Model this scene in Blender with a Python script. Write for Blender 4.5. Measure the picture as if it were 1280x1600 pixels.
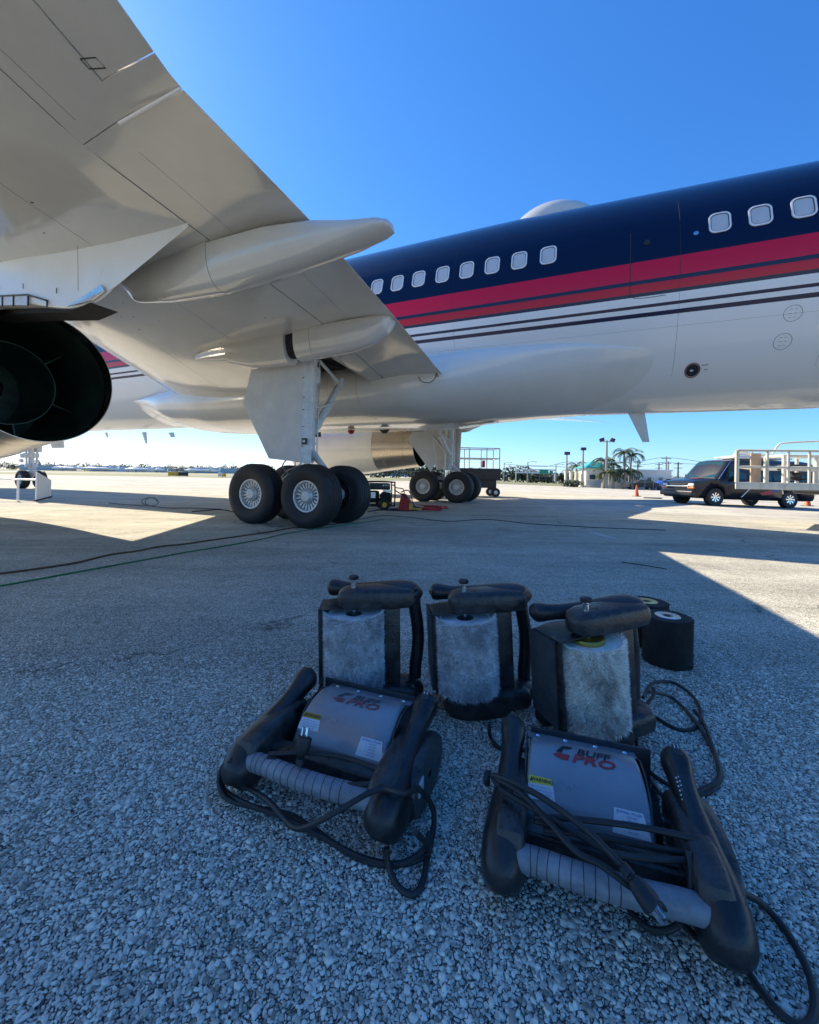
import bpy, bmesh, math, random
import numpy as np
from mathutils import Vector, Matrix, Euler
for o in list(bpy.data.objects): bpy.data.objects.remove(o)
S = bpy.context.scene
col = S.collection
R = math.radians
random.seed(7)
rng = np.random.default_rng(7)

# ------------------------------------------------------------------ camera, light
CAMH, F, HX, HY, ROLL = 0.854, 641.0, 640.0, 742.7, 0.017
cam = bpy.data.cameras.new('camera'); camo = bpy.data.objects.new('camera', cam); col.objects.link(camo)
camo.location = (0, 0, CAMH)
camo.rotation_euler = (Matrix.Rotation(R(90), 3, 'X') @ Matrix.Rotation(ROLL, 3, 'Z')).to_euler()
cam.sensor_fit = 'HORIZONTAL'; cam.sensor_width = 36; cam.lens = 36 * F / 1280
cam.shift_y = -(800 - HY) / 1280
cam.clip_start = 0.05; cam.clip_end = 6000
S.camera = camo

SUND = Vector((-0.908, 0.843, 1.0)).normalized()
elev = math.asin(SUND.z); azim = math.atan2(SUND.x, SUND.y)
w = bpy.data.worlds.new('World'); S.world = w; w.use_nodes = True
nt = w.node_tree; nt.nodes.clear()
wo = nt.nodes.new('ShaderNodeOutputWorld'); bg = nt.nodes.new('ShaderNodeBackground'); sk = nt.nodes.new('ShaderNodeTexSky')
sk.sky_type = 'NISHITA'; sk.sun_disc = False; sk.sun_elevation = elev; sk.sun_rotation = azim
sk.altitude = 0; sk.air_density = 1.0; sk.dust_density = 0.2; sk.ozone_density = 3.0
bg.inputs['Strength'].default_value = 0.13
# the phone camera's colour rendering of a clear sky: deeper blue overhead, gentle horizon
sp = nt.nodes.new('ShaderNodeSeparateColor'); cb = nt.nodes.new('ShaderNodeCombineColor'); nt.links.new(sk.outputs[0], sp.inputs[0])
for i_, (k_, p_) in enumerate(((0.048, 1.28), (0.120, 0.97), (0.248, 0.78))):
    pw = nt.nodes.new('ShaderNodeMath'); pw.operation = 'POWER'; pw.inputs[1].default_value = p_; nt.links.new(sp.outputs[i_], pw.inputs[0])
    ml = nt.nodes.new('ShaderNodeMath'); ml.operation = 'MULTIPLY'; ml.inputs[1].default_value = k_*3.6; nt.links.new(pw.outputs[0], ml.inputs[0]); nt.links.new(ml.outputs[0], cb.inputs[i_])
nt.links.new(cb.outputs[0], bg.inputs['Color']); nt.links.new(bg.outputs[0], wo.inputs['Surface'])
sl = bpy.data.lights.new('sun', 'SUN'); so = bpy.data.objects.new('sun', sl); col.objects.link(so)
sl.energy = 3.6; sl.angle = R(0.53); sl.color = (1.0, 0.88, 0.70)
so.rotation_euler = SUND.to_track_quat('Z', 'Y').to_euler(); so.location = (-20, 20, 30)
S.view_settings.view_transform = 'Standard'; S.view_settings.look = 'None'
S.view_settings.gamma = 1; S.view_settings.exposure = 1.5
S.render.engine = 'CYCLES'

# ------------------------------------------------------------------ measuring helpers (photo pixel -> place)
CR, SR = math.cos(ROLL), math.sin(ROLL)
def ray(px, py):
    dx, dy = px - HX, py - HY
    return Vector(((CR*dx + SR*dy)/F, 1.0, -(-SR*dx + CR*dy)/F))
def at(px, py, Y): return Vector((0, 0, CAMH)) + ray(px, py) * Y
def onz(px, py, z): r = ray(px, py); return Vector((0, 0, CAMH)) + r * ((z - CAMH) / r.z)
def sstep(x, a, b):
    t = min(1, max(0, (x - a)/(b - a))); return t*t*(3 - 2*t)
def gz(X, Y):
    """the apron falls away gently to the right"""
    x = min(max(0.0, X - 4.0), 70.0); return -0.022 * x * sstep(x, 0, 3)
def ong(px, py):
    z = 0.0
    for _ in range(12):
        p = onz(px, py, z); z = 0.5*z + 0.5*gz(p.x, p.y)
    return Vector((p.x, p.y, gz(p.x, p.y)))

# ------------------------------------------------------------------ materials
def new_mat(name):
    m = bpy.data.materials.new(name); m.use_nodes = True
    b = m.node_tree.nodes['Principled BSDF']; return m, m.node_tree, b
def N(nt, t, **kw):
    n = nt.nodes.new(t)
    for k, v in kw.items(): setattr(n, k, v)
    return n
def mat(name, c, rough=0.5, metal=0.0, var=0.12, vscale=6.0, bump=0.0, bscale=60.0, coat=0.0, c2=None, rvar=0.1, spec=0.5, detail=6):
    m, nt, b = new_mat(name)
    tc = N(nt, 'ShaderNodeTexCoord'); n1 = N(nt, 'ShaderNodeTexNoise'); n1.inputs['Scale'].default_value = vscale; n1.inputs['Detail'].default_value = detail
    n1.inputs['Roughness'].default_value = 0.65
    nt.links.new(tc.outputs['Object'], n1.inputs['Vector'])
    cr = N(nt, 'ShaderNodeValToRGB'); e = cr.color_ramp.elements
    e[0].position = 0.3; e[1].position = 0.72
    lo = tuple(x*(1-var) for x in c); hi = c2 if c2 else tuple(min(1, x*(1+var)) for x in c)
    e[0].color = (*lo, 1); e[1].color = (*hi, 1)
    nt.links.new(n1.outputs['Fac'], cr.inputs['Fac']); nt.links.new(cr.outputs['Color'], b.inputs['Base Color'])
    mr = N(nt, 'ShaderNodeMapRange'); mr.inputs['To Min'].default_value = max(0.02, rough-rvar); mr.inputs['To Max'].default_value = min(1, rough+rvar)
    nt.links.new(n1.outputs['Fac'], mr.inputs['Value']); nt.links.new(mr.outputs[0], b.inputs['Roughness'])
    b.inputs['Metallic'].default_value = metal; b.inputs['Coat Weight'].default_value = coat; b.inputs['Coat Roughness'].default_value = 0.06
    b.inputs['Specular IOR Level'].default_value = spec
    if bump:
        n2 = N(nt, 'ShaderNodeTexNoise'); n2.inputs['Scale'].default_value = bscale; n2.inputs['Detail'].default_value = 4
        nt.links.new(tc.outputs['Object'], n2.inputs['Vector'])
        bp = N(nt, 'ShaderNodeBump'); bp.inputs['Strength'].default_value = bump; bp.inputs['Distance'].default_value = 0.01
        nt.links.new(n2.outputs['Fac'], bp.inputs['Height']); nt.links.new(bp.outputs[0], b.inputs['Normal'])
    return m

M = {}
M['wing_paint'] = mat('wing_paint', (0.57, 0.56, 0.525), 0.15, var=0.05, vscale=1.2, coat=0.6, c2=(0.62, 0.605, 0.565), rvar=0.06, bump=0.03, bscale=1.6)
M['white_paint'] = mat('white_paint', (0.68, 0.68, 0.65), 0.18, var=0.06, vscale=1.0, coat=0.6, rvar=0.06, bump=0.03, bscale=1.5)
M['pale_paint'] = mat('pale_paint', (0.80, 0.80, 0.79), 0.3, var=0.05, vscale=2.0, coat=0.3)
M['door_paint'] = mat('door_paint', (0.60, 0.61, 0.61), 0.4, var=0.09, vscale=3.5, coat=0.1)
M['gear_paint'] = mat('gear_paint', (0.62, 0.63, 0.62), 0.4, var=0.18, vscale=9, coat=0.2)
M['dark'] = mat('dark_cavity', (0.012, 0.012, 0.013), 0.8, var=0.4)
M['seam'] = mat('seam_dark', (0.03, 0.03, 0.03), 0.8, var=0.2)
M['nozzle'] = mat('nozzle_metal', (0.50, 0.45, 0.39), 0.25, metal=1.0, var=0.07, vscale=3)
M['nozzle_in'] = mat('nozzle_inside', (0.05, 0.06, 0.065), 0.4, metal=0.6, var=0.5, vscale=2, c2=(0.05, 0.11, 0.09))
M['steel'] = mat('steel', (0.55, 0.55, 0.54), 0.3, metal=1.0, var=0.2, vscale=20)
M['chrome'] = mat('chrome', (0.8, 0.8, 0.8), 0.12, metal=1.0, var=0.05, vscale=20)
M['rim'] = mat('rim_paint', (0.55, 0.55, 0.55), 0.38, metal=0.35, var=0.22, vscale=14)
M['tyre'] = mat('tyre_rubber', (0.016, 0.016, 0.018), 0.62, var=0.35, vscale=9, bump=0.2, bscale=60)
M['rubber'] = mat('black_rubber', (0.014, 0.015, 0.017), 0.36, var=0.45, vscale=12, bump=0.12, bscale=150, c2=(0.032, 0.033, 0.036), rvar=0.12)
M['plastic'] = mat('black_plastic', (0.012, 0.013, 0.016), 0.32, var=0.5, vscale=26, bump=0.25, bscale=120, c2=(0.065, 0.062, 0.058), rvar=0.15)
M['cord'] = mat('cord_black', (0.018, 0.019, 0.021), 0.5, var=0.3, vscale=25)
M['hood'] = mat('hood_grey', (0.27, 0.285, 0.31), 0.3, metal=0.3, var=0.14, vscale=7, bump=0.05, bscale=300, rvar=0.12)
M['hood_dark'] = mat('hood_dark', (0.05, 0.053, 0.058), 0.4, var=0.4, vscale=16, bump=0.1)
M['grip'] = mat('grip_tape', (0.23, 0.245, 0.27), 0.5, metal=0.1, var=0.3, vscale=22, bump=0.2, bscale=90)
M['grip_line'] = mat('grip_line', (0.02, 0.02, 0.024), 0.6)
M['label'] = mat('label_white', (0.68, 0.70, 0.72), 0.45, var=0.06, vscale=30)
M['yellow'] = mat('yellow_print', (0.72, 0.60, 0.05), 0.45, var=0.08)
M['mustard'] = mat('mustard_print', (0.42, 0.26, 0.03), 0.5, var=0.15)
M['ink'] = mat('ink', (0.02, 0.02, 0.022), 0.5)
M['red_ink'] = mat('red_ink', (0.38, 0.03, 0.03), 0.5)
M['worn_red'] = mat('worn_red', (0.24, 0.07, 0.075), 0.5, var=0.4, vscale=60)
M['worn_ink'] = mat('worn_ink', (0.07, 0.07, 0.075), 0.5, var=0.5, vscale=60)
M['blue_ink'] = mat('blue_ink', (0.16, 0.24, 0.42), 0.5)
M['olive'] = mat('olive_casting', (0.10, 0.09, 0.07), 0.5, var=0.3, vscale=20, bump=0.1)
M['gold'] = mat('gold_disc', (0.62, 0.43, 0.10), 0.3, metal=0.8, var=0.1)
M['red'] = mat('red_paint', (0.42, 0.02, 0.02), 0.4, var=0.25)
M['black_frame'] = mat('black_frame', (0.02, 0.02, 0.022), 0.45, var=0.4, vscale=10)
M['orange'] = mat('cone_orange', (0.72, 0.13, 0.03), 0.5, var=0.15)
M['cream'] = mat('cream_frame', (0.66, 0.63, 0.55), 0.5, var=0.14, vscale=7)
M['van_black'] = mat('van_black', (0.008, 0.009, 0.012), 0.3, var=0.1, coat=0.35, rvar=0.04, spec=0.25)
M['glass'] = mat('van_glass', (0.018, 0.06, 0.065), 0.08, var=0.05, coat=0.0, rvar=0.02, spec=0.5)
M['win_shade'] = mat('window_shade', (0.50, 0.51, 0.52), 0.3, var=0.05, vscale=8, coat=0.4)
M['win_frame'] = mat('window_frame_paint', (0.72, 0.73, 0.74), 0.35, var=0.04)
M['amber'] = mat('amber_lens', (0.75, 0.22, 0.03), 0.25, coat=0.5)
M['wood'] = mat('plywood', (0.52, 0.36, 0.25), 0.7, var=0.15)
M['concrete'] = mat('pole_concrete', (0.30, 0.29, 0.28), 0.8, var=0.15)
M['stucco'] = mat('stucco', (0.74, 0.69, 0.58), 0.85, var=0.07, vscale=1.5)
M['teal'] = mat('teal_roof', (0.04, 0.33, 0.34), 0.5, var=0.12)
M['sign_green'] = mat('sign_green', (0.02, 0.28, 0.19), 0.5)
M['blue_car'] = mat('blue_car', (0.03, 0.08, 0.42), 0.2, coat=1)
M['bark'] = mat('palm_bark', (0.30, 0.27, 0.22), 0.9, var=0.2)
M['frond'] = mat('palm_frond', (0.10, 0.13, 0.045), 0.6, var=0.35, vscale=2.0)
M['leaf'] = mat('tree_leaf', (0.055, 0.08, 0.035), 0.8, var=0.45, vscale=0.35, c2=(0.10, 0.125, 0.06))
M['trunk'] = mat('tree_trunk', (0.11, 0.085, 0.06), 0.9)
M['grass'] = mat('grass_blades', (0.12, 0.15, 0.05), 0.9, var=0.3, vscale=0.6)
M['hangar'] = mat('hangar_wall', (0.42, 0.47, 0.50), 0.6, var=0.1, vscale=0.1)
M['hangar_roof'] = mat('hangar_roof', (0.30, 0.42, 0.50), 0.5, var=0.1, vscale=0.1)
M['green_cord'] = mat('green_cord', (0.01, 0.16, 0.05), 0.5)
M['brown_cord'] = mat('brown_cord', (0.11, 0.055, 0.02), 0.5)
M['yellow_sign'] = mat('yellow_sign', (0.75, 0.42, 0.02), 0.5, var=0.05)
M['blue_tool'] = mat('blue_tool', (0.02, 0.07, 0.30), 0.4)
M['asph_line'] = mat('worn_line_paint', (0.52, 0.52, 0.49), 0.8, var=0.15, vscale=3)

# fuselage livery: coloured bands by height on the body
def livery():
    m, nt, b = new_mat('fuselage_livery')
    tc = N(nt, 'ShaderNodeTexCoord'); sx = N(nt, 'ShaderNodeSeparateXYZ'); nt.links.new(tc.outputs['Object'], sx.inputs[0])
    # the bands follow the body, which sits slightly nose up on its wheels
    mx = N(nt, 'ShaderNodeMath', operation='MULTIPLY_ADD'); mx.inputs[1].default_value = -0.013; nt.links.new(sx.outputs['X'], mx.inputs[0]); nt.links.new(sx.outputs['Z'], mx.inputs[2])
    mr = N(nt, 'ShaderNodeMapRange'); mr.inputs['From Min'].default_value = 3.0; mr.inputs['From Max'].default_value = 5.0
    nt.links.new(mx.outputs[0], mr.inputs['Value'])
    cr = N(nt, 'ShaderNodeValToRGB'); cr.color_ramp.interpolation = 'CONSTANT'
    W = (0.72, 0.725, 0.715, 1); NV = (0.002, 0.007, 0.034, 1); RD = (0.56, 0.008, 0.045, 1); RD2 = (0.50, 0.007, 0.022, 1); DK = (0.02, 0.022, 0.05, 1)
    # heights at a=-6.2 minus slope term: measured z + 0.017*6.2 (a negative)
    o = 0.013*5.2 - 0.03
    st = [(3.0, W), (3.487+o, DK), (3.556+o, W), (3.622+o, DK), (3.672+o, W), (3.793+o, DK), (3.852+o, RD2), (3.985+o, DK), (4.045+o, RD), (4.345+o, NV)]
    e = cr.color_ramp.elements
    while len(e) < len(st): e.new(0.5)
    for i, (z, c) in enumerate(st): e[i].position = (z-3.0)/2.0; e[i].color = c
    nt.links.new(mr.outputs[0], cr.inputs['Fac']); nt.links.new(cr.outputs['Color'], b.inputs['Base Color'])
    b.inputs['Roughness'].default_value = 0.2; b.inputs['Coat Weight'].default_value = 0.3; b.inputs['Specular IOR Level'].default_value = 0.2; b.inputs['Coat Roughness'].default_value = 0.05
    n = N(nt, 'ShaderNodeTexNoise'); n.inputs['Scale'].default_value = 1.3; n.inputs['Detail'].default_value = 2
    nt.links.new(tc.outputs['Object'], n.inputs['Vector'])
    bp = N(nt, 'ShaderNodeBump'); bp.inputs['Strength'].default_value = 0.06; bp.inputs['Distance'].default_value = 0.05
    nt.links.new(n.outputs['Fac'], bp.inputs['Height']); nt.links.new(bp.outputs[0], b.inputs['Normal']); nt.links.new(bp.outputs[0], b.inputs['Coat Normal'])
    return m
M['livery'] = livery()

def ground_mat():
    m, nt, b = new_mat('apron_asphalt')
    tc = N(nt, 'ShaderNodeTexCoord'); L = nt.links.new
    def noise(s, d=4, r=0.6):
        n = N(nt, 'ShaderNodeTexNoise'); n.inputs['Scale'].default_value = s; n.inputs['Detail'].default_value = d; n.inputs['Roughness'].default_value = r
        L(tc.outputs['Object'], n.inputs['Vector']); return n
    wv = noise(60, 2); add = N(nt, 'ShaderNodeVectorMath', operation='MULTIPLY_ADD')
    L(wv.outputs['Color'], add.inputs[0]); add.inputs[1].default_value = (0.006, 0.006, 0.0); L(tc.outputs['Object'], add.inputs[2])
    vo = N(nt, 'ShaderNodeTexVoronoi', feature='F1'); vo.inputs['Scale'].default_value = 125; L(add.outputs[0], vo.inputs['Vector'])
    ve = N(nt, 'ShaderNodeTexVoronoi', feature='DISTANCE_TO_EDGE'); ve.inputs['Scale'].default_value = 125; L(add.outputs[0], ve.inputs['Vector'])
    v2 = N(nt, 'ShaderNodeTexVoronoi', feature='F1'); v2.inputs['Scale'].default_value = 60; L(add.outputs[0], v2.inputs['Vector'])
    sc = N(nt, 'ShaderNodeSeparateColor'); L(vo.outputs['Color'], sc.inputs[0])
    sr = N(nt, 'ShaderNodeValToRGB'); e = sr.color_ramp.elements
    e[0].position = 0.0; e[0].color = (0.30, 0.28, 0.215, 1); e[1].position = 1.0; e[1].color = (0.92, 0.89, 0.72, 1)
    x = e.new(0.35); x.color = (0.60, 0.58, 0.49, 1); x = e.new(0.75); x.color = (0.80, 0.77, 0.66, 1)
    L(sc.outputs[0], sr.inputs[0])
    edge = N(nt, 'ShaderNodeMapRange'); edge.inputs['From Min'].default_value = 0.03; edge.inputs['From Max'].default_value = 0.16; L(ve.outputs['Distance'], edge.inputs['Value'])
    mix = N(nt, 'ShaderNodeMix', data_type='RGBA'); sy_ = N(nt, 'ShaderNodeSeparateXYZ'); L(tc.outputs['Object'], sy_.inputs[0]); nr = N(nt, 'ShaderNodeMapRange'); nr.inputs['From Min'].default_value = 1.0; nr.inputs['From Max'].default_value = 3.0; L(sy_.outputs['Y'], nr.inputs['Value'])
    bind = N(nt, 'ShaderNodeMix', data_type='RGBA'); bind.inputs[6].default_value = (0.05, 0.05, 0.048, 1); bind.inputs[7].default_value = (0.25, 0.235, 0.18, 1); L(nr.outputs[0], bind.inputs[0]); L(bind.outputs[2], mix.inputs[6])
    L(edge.outputs[0], mix.inputs[0]); L(sr.outputs[0], mix.inputs[7])
    # wear: broad stains, darker lanes, bleached patches
    s1 = noise(0.35, 6, 0.65); s2 = noise(2.2, 5); s3 = noise(14, 5, 0.7)
    mp = N(nt, 'ShaderNodeMapping'); mp.inputs['Scale'].default_value = (0.12, 1.2, 1); mp.inputs['Rotation'].default_value = (0, 0, R(-6)); L(tc.outputs['Object'], mp.inputs[0])
    s4 = N(nt, 'ShaderNodeTexNoise'); s4.inputs['Scale'].default_value = 1.0; s4.inputs['Detail'].default_value = 7; s4.inputs['Roughness'].default_value = 0.7; L(mp.outputs[0], s4.inputs['Vector'])
    def rng_(n, a, b_, lo, hi):
        r = N(nt, 'ShaderNodeMapRange'); r.inputs['From Min'].default_value = a; r.inputs['From Max'].default_value = b_; r.inputs['To Min'].default_value = lo; r.inputs['To Max'].default_value = hi
        L(n.outputs['Fac'], r.inputs['Value']); return r
    f = None
    for r in (rng_(s1, 0.35, 0.65, 0.88, 1.14), rng_(s2, 0.3, 0.7, 0.90, 1.12), rng_(s3, 0.3, 0.7, 0.90, 1.12), rng_(s4, 0.33, 0.62, 0.74, 1.14), rng_(noise(1.1, 3, 0.5), 0.62, 0.68, 1.0, 0.80)):
        if f is None: f = r.outputs[0]
        else:
            mm = N(nt, 'ShaderNodeMath', operation='MULTIPLY'); L(f, mm.inputs[0]); L(r.outputs[0], mm.inputs[1]); f = mm.outputs[0]
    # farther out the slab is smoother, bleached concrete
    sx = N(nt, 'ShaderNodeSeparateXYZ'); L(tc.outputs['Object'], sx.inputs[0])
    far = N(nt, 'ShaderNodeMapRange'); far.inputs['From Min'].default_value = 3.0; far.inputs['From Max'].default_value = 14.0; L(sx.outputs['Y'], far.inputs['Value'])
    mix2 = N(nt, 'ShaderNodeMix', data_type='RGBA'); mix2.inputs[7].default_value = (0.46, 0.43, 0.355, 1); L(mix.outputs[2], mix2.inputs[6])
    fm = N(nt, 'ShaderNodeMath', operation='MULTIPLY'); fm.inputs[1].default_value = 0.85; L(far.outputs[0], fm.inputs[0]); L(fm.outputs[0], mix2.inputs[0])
    sc2 = N(nt, 'ShaderNodeVectorMath', operation='SCALE'); L(mix2.outputs[2], sc2.inputs[0]); L(f, sc2.inputs['Scale'])
    # hairline cracks wandering over the older slab
    wc = noise(0.9, 5); wa = N(nt, 'ShaderNodeVectorMath', operation='MULTIPLY_ADD'); L(wc.outputs['Color'], wa.inputs[0]); wa.inputs[1].default_value = (1.1, 1.1, 0); L(tc.outputs['Object'], wa.inputs[2])
    vk = N(nt, 'ShaderNodeTexVoronoi', feature='DISTANCE_TO_EDGE'); vk.inputs['Scale'].default_value = 0.22; L(wa.outputs[0], vk.inputs['Vector'])
    ck = N(nt, 'ShaderNodeMapRange'); ck.inputs['From Min'].default_value = 0.0012; ck.inputs['From Max'].default_value = 0.004; ck.inputs['To Min'].default_value = 0.45; L(vk.outputs['Distance'], ck.inputs['Value'])
    br = rng_(s2, 0.42, 0.55, 0.0, 1.0); cm = N(nt, 'ShaderNodeMix', data_type='FLOAT'); L(br.outputs[0], cm.inputs[0]); L(ck.outputs[0], cm.inputs[2]); cm.inputs[3].default_value = 1.0
    sc3 = N(nt, 'ShaderNodeVectorMath', operation='SCALE'); L(sc2.outputs[0], sc3.inputs[0]); L(cm.outputs[0], sc3.inputs['Scale']); sc2 = sc3
    L(sc2.outputs[0], b.inputs['Base Color']); b.inputs['Roughness'].default_value = 0.95; b.inputs['Specular IOR Level'].default_value = 0.08
    hm = N(nt, 'ShaderNodeMath', operation='MULTIPLY'); L(edge.outputs[0], hm.inputs[0]); L(sc.outputs[1], hm.inputs[1])
    h2 = N(nt, 'ShaderNodeMath', operation='MULTIPLY_ADD'); L(edge.outputs[0], h2.inputs[0]); h2.inputs[1].default_value = 0.6; L(hm.outputs[0], h2.inputs[2])
    bp = N(nt, 'ShaderNodeBump'); bp.inputs['Strength'].default_value = 0.55; bp.inputs['Distance'].default_value = 0.003; L(h2.outputs[0], bp.inputs['Height'])
    L(bp.outputs[0], b.inputs['Normal'])
    return m
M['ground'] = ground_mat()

def stone_mat():
    m, nt, b = new_mat('aggregate_stone'); L = nt.links.new
    g = N(nt, 'ShaderNodeNewGeometry'); cr = N(nt, 'ShaderNodeValToRGB'); e = cr.color_ramp.elements
    e[0].position = 0; e[0].color = (0.24, 0.22, 0.17, 1); e[1].position = 1; e[1].color = (0.92, 0.89, 0.73, 1)
    x = e.new(0.3); x.color = (0.50, 0.485, 0.41, 1); x = e.new(0.75); x.color = (0.80, 0.77, 0.66, 1)
    L(g.outputs['Random Per Island'], cr.inputs[0])
    tc = N(nt, 'ShaderNodeTexCoord'); n = N(nt, 'ShaderNodeTexNoise'); n.inputs['Scale'].default_value = 300; L(tc.outputs['Object'], n.inputs['Vector'])
    mr = N(nt, 'ShaderNodeMapRange'); mr.inputs['To Min'].default_value = 0.75; mr.inputs['To Max'].default_value = 1.2; L(n.outputs['Fac'], mr.inputs['Value'])
    s = N(nt, 'ShaderNodeVectorMath', operation='SCALE'); L(cr.outputs[0], s.inputs[0]); L(mr.outputs[0], s.inputs['Scale']); L(s.outputs[0], b.inputs['Base Color'])
    b.inputs['Roughness'].default_value = 0.6
    return m
M['stone'] = stone_mat()

def fur_mat(name, c1, c2, c3, sc=9):
    m, nt, b = new_mat(name); L = nt.links.new
    tc = N(nt, 'ShaderNodeTexCoord'); n = N(nt, 'ShaderNodeTexNoise'); n.inputs['Scale'].default_value = sc; n.inputs['Detail'].default_value = 5; n.inputs['Roughness'].default_value = 0.6
    L(tc.outputs['Object'], n.inputs['Vector'])
    cr = N(nt, 'ShaderNodeValToRGB'); e = cr.color_ramp.elements; e[0].position = 0.36; e[0].color = (*c1, 1); e[1].position = 0.68; e[1].color = (*c3, 1)
    x = e.new(0.5); x.color = (*c2, 1)
    g = N(nt, 'ShaderNodeNewGeometry'); mr = N(nt, 'ShaderNodeMapRange'); mr.inputs['To Min'].default_value = 0.65; mr.inputs['To Max'].default_value = 1.25
    L(g.outputs['Random Per Island'], mr.inputs['Value']); L(n.outputs['Fac'], cr.inputs[0])
    s = N(nt, 'ShaderNodeVectorMath', operation='SCALE'); L(cr.outputs[0], s.inputs[0]); L(mr.outputs[0], s.inputs['Scale']); L(s.outputs[0], b.inputs['Base Color'])
    b.inputs['Roughness'].default_value = 0.85; b.inputs['Sheen Weight'].default_value = 0.3
    return m
M['fur_grey'] = fur_mat('fur_grey', (0.50, 0.51, 0.52), (0.74, 0.75, 0.76), (0.92, 0.93, 0.94))
M['fur_pale'] = fur_mat('fur_pale', (0.46, 0.45, 0.40), (0.88, 0.86, 0.78), (0.96, 0.94, 0.86), 7)
M['fur_black'] = fur_mat('fur_black', (0.01, 0.01, 0.011), (0.018, 0.018, 0.019), (0.03, 0.03, 0.032))
M['fur_black'].node_tree.nodes['Principled BSDF'].inputs['Sheen Weight'].default_value = 0.0

# ------------------------------------------------------------------ mesh helpers
class MB:
    def __init__(s): s.v = []; s.f = []
    def add(s, vs, fs):
        o = len(s.v); s.v += [tuple(v) for v in vs]; s.f += [tuple(i+o for i in f) for f in fs]; return s
    def box(s, c, d, rot=None, bev=0.0):
        x, y, z = d[0]/2, d[1]/2, d[2]/2
        if bev <= 0:
            vs = [Vector((a*x, b_*y, c_*z)) for a in (-1, 1) for b_ in (-1, 1) for c_ in (-1, 1)]
            fs = [(0,1,3,2),(4,6,7,5),(0,4,5,1),(2,3,7,6),(0,2,6,4),(1,5,7,3)]
        else:
            bm = bmesh.new(); bmesh.ops.create_cube(bm, size=1)
            for v in bm.verts: v.co = Vector((v.co.x*2*x, v.co.y*2*y, v.co.z*2*z))
            bmesh.ops.bevel(bm, geom=list(bm.edges), offset=bev, segments=3, profile=0.5, affect='EDGES')
            bm.verts.ensure_lookup_table(); bm.verts.index_update()
            vs = [v.co.copy() for v in bm.verts]; fs = [tuple(v.index for v in f.verts) for f in bm.faces]; bm.free()
        if rot is not None: vs = [rot @ v for v in vs]
        c = Vector(c); return s.add([v + c for v in vs], fs)
    def loft(s, rings, cap=True, closed=True):
        n = len(rings[0]); o = len(s.v); fs = []
        for r in rings: s.v += [tuple(p) for p in r]
        for i in range(len(rings)-1):
            for j in range(n if closed else n-1):
                k = (j+1) % n; fs.append((o+i*n+j, o+i*n+k, o+(i+1)*n+k, o+(i+1)*n+j))
        if cap and closed:
            fs.append(tuple(o+j for j in reversed(range(n)))); fs.append(tuple(o+(len(rings)-1)*n+j for j in range(n)))
        s.f += fs; return s
    def tube(s, pts, r, n=10, cap=True):
        pts = [Vector(p) for p in pts]; rings = []
        t0 = (pts[1]-pts[0]).normalized(); up = Vector((0, 0, 1)) if abs(t0.z) < 0.9 else Vector((1, 0, 0))
        nrm = t0.cross(up).normalized()
        for i, p in enumerate(pts):
            t = (pts[min(i+1, len(pts)-1)] - pts[max(i-1, 0)]).normalized()
            nrm = (nrm - t*nrm.dot(t)).normalized(); bn = t.cross(nrm)
            rr = r[i] if isinstance(r, (list, tuple)) else r
            rings.append([p + (nrm*math.cos(2*math.pi*k/n) + bn*math.sin(2*math.pi*k/n))*rr for k in range(n)])
        return s.loft(rings, cap)
    def lathe(s, prof, origin, axis, n=48, closed_prof=False):
        """prof: (distance along axis, radius)"""
        ax = Vector(axis).normalized(); up = Vector((0, 0, 1)) if abs(ax.z) < 0.9 else Vector((1, 0, 0))
        u = ax.cross(up).normalized(); v = ax.cross(u); o = Vector(origin)
        rings = [[o + ax*d + (u*math.cos(2*math.pi*k/n) + v*math.sin(2*math.pi*k/n))*max(r, 1e-4) for k in range(n)] for d, r in prof]
        if closed_prof: rings.append(rings[0])
        return s.loft(rings, cap=False)
    def prism(s, poly, d):
        """closed planar polygon of 3D points extruded by vector d"""
        n = len(poly); d = Vector(d); P = [Vector(p) for p in poly]
        vs = P + [p + d for p in P]; fs = [tuple(range(n)), tuple(n + i for i in reversed(range(n)))]
        fs += [(i, n+i, n+(i+1) % n, (i+1) % n) for i in range(n)]
        return s.add(vs, fs)
    def mesh(s, name, m, smooth=35):
        me = bpy.data.meshes.new(name); me.from_pydata([tuple(v) for v in s.v], [], s.f)
        bm = bmesh.new(); bm.from_mesh(me); bmesh.ops.recalc_face_normals(bm, faces=bm.faces)
        if smooth:
            lim = R(smooth)
            for f in bm.faces: f.smooth = True
            for e in bm.edges:
                if len(e.link_faces) == 2 and e.calc_face_angle(0) > lim: e.smooth = False
        bm.to_mesh(me); bm.free()
        for mm in (m if isinstance(m, (list, tuple)) else [m]): me.materials.append(mm)
        return me
    def build(s, name, m, parent=None, smooth=35, world=False):
        me = s.mesh(name, m, smooth); o = bpy.data.objects.new(name, me); col.objects.link(o)
        if parent is not None:
            if world:
                me.transform(wmat(parent).inverted())
            o.parent = parent
        return o
def wmat(o):
    mt = o.matrix_basis.copy()
    while o.parent: o = o.parent; mt = o.matrix_basis @ mt
    return mt
def tag(o, label=None, cat=None, group=None, kind=None):
    if label: o['label'] = label
    if cat: o['category'] = cat
    if group: o['group'] = group
    if kind: o['kind'] = kind
    return o
def empty(name, loc=(0,0,0), rot=(0,0,0), label=None, cat=None, group=None, kind=None):
    o = bpy.data.objects.new(name, None); col.objects.link(o); o.location = loc; o.rotation_euler = rot
    o.empty_display_size = 0.2
    return tag(o, label, cat, group, kind)
def children(o): return [c for c in bpy.data.objects if c.parent == o]
def copy_tree(o, parent=None):
    c = o.copy(); col.objects.link(c)
    if parent: c.parent = parent
    for ch in children(o): copy_tree(ch, c)
    return c
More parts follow.
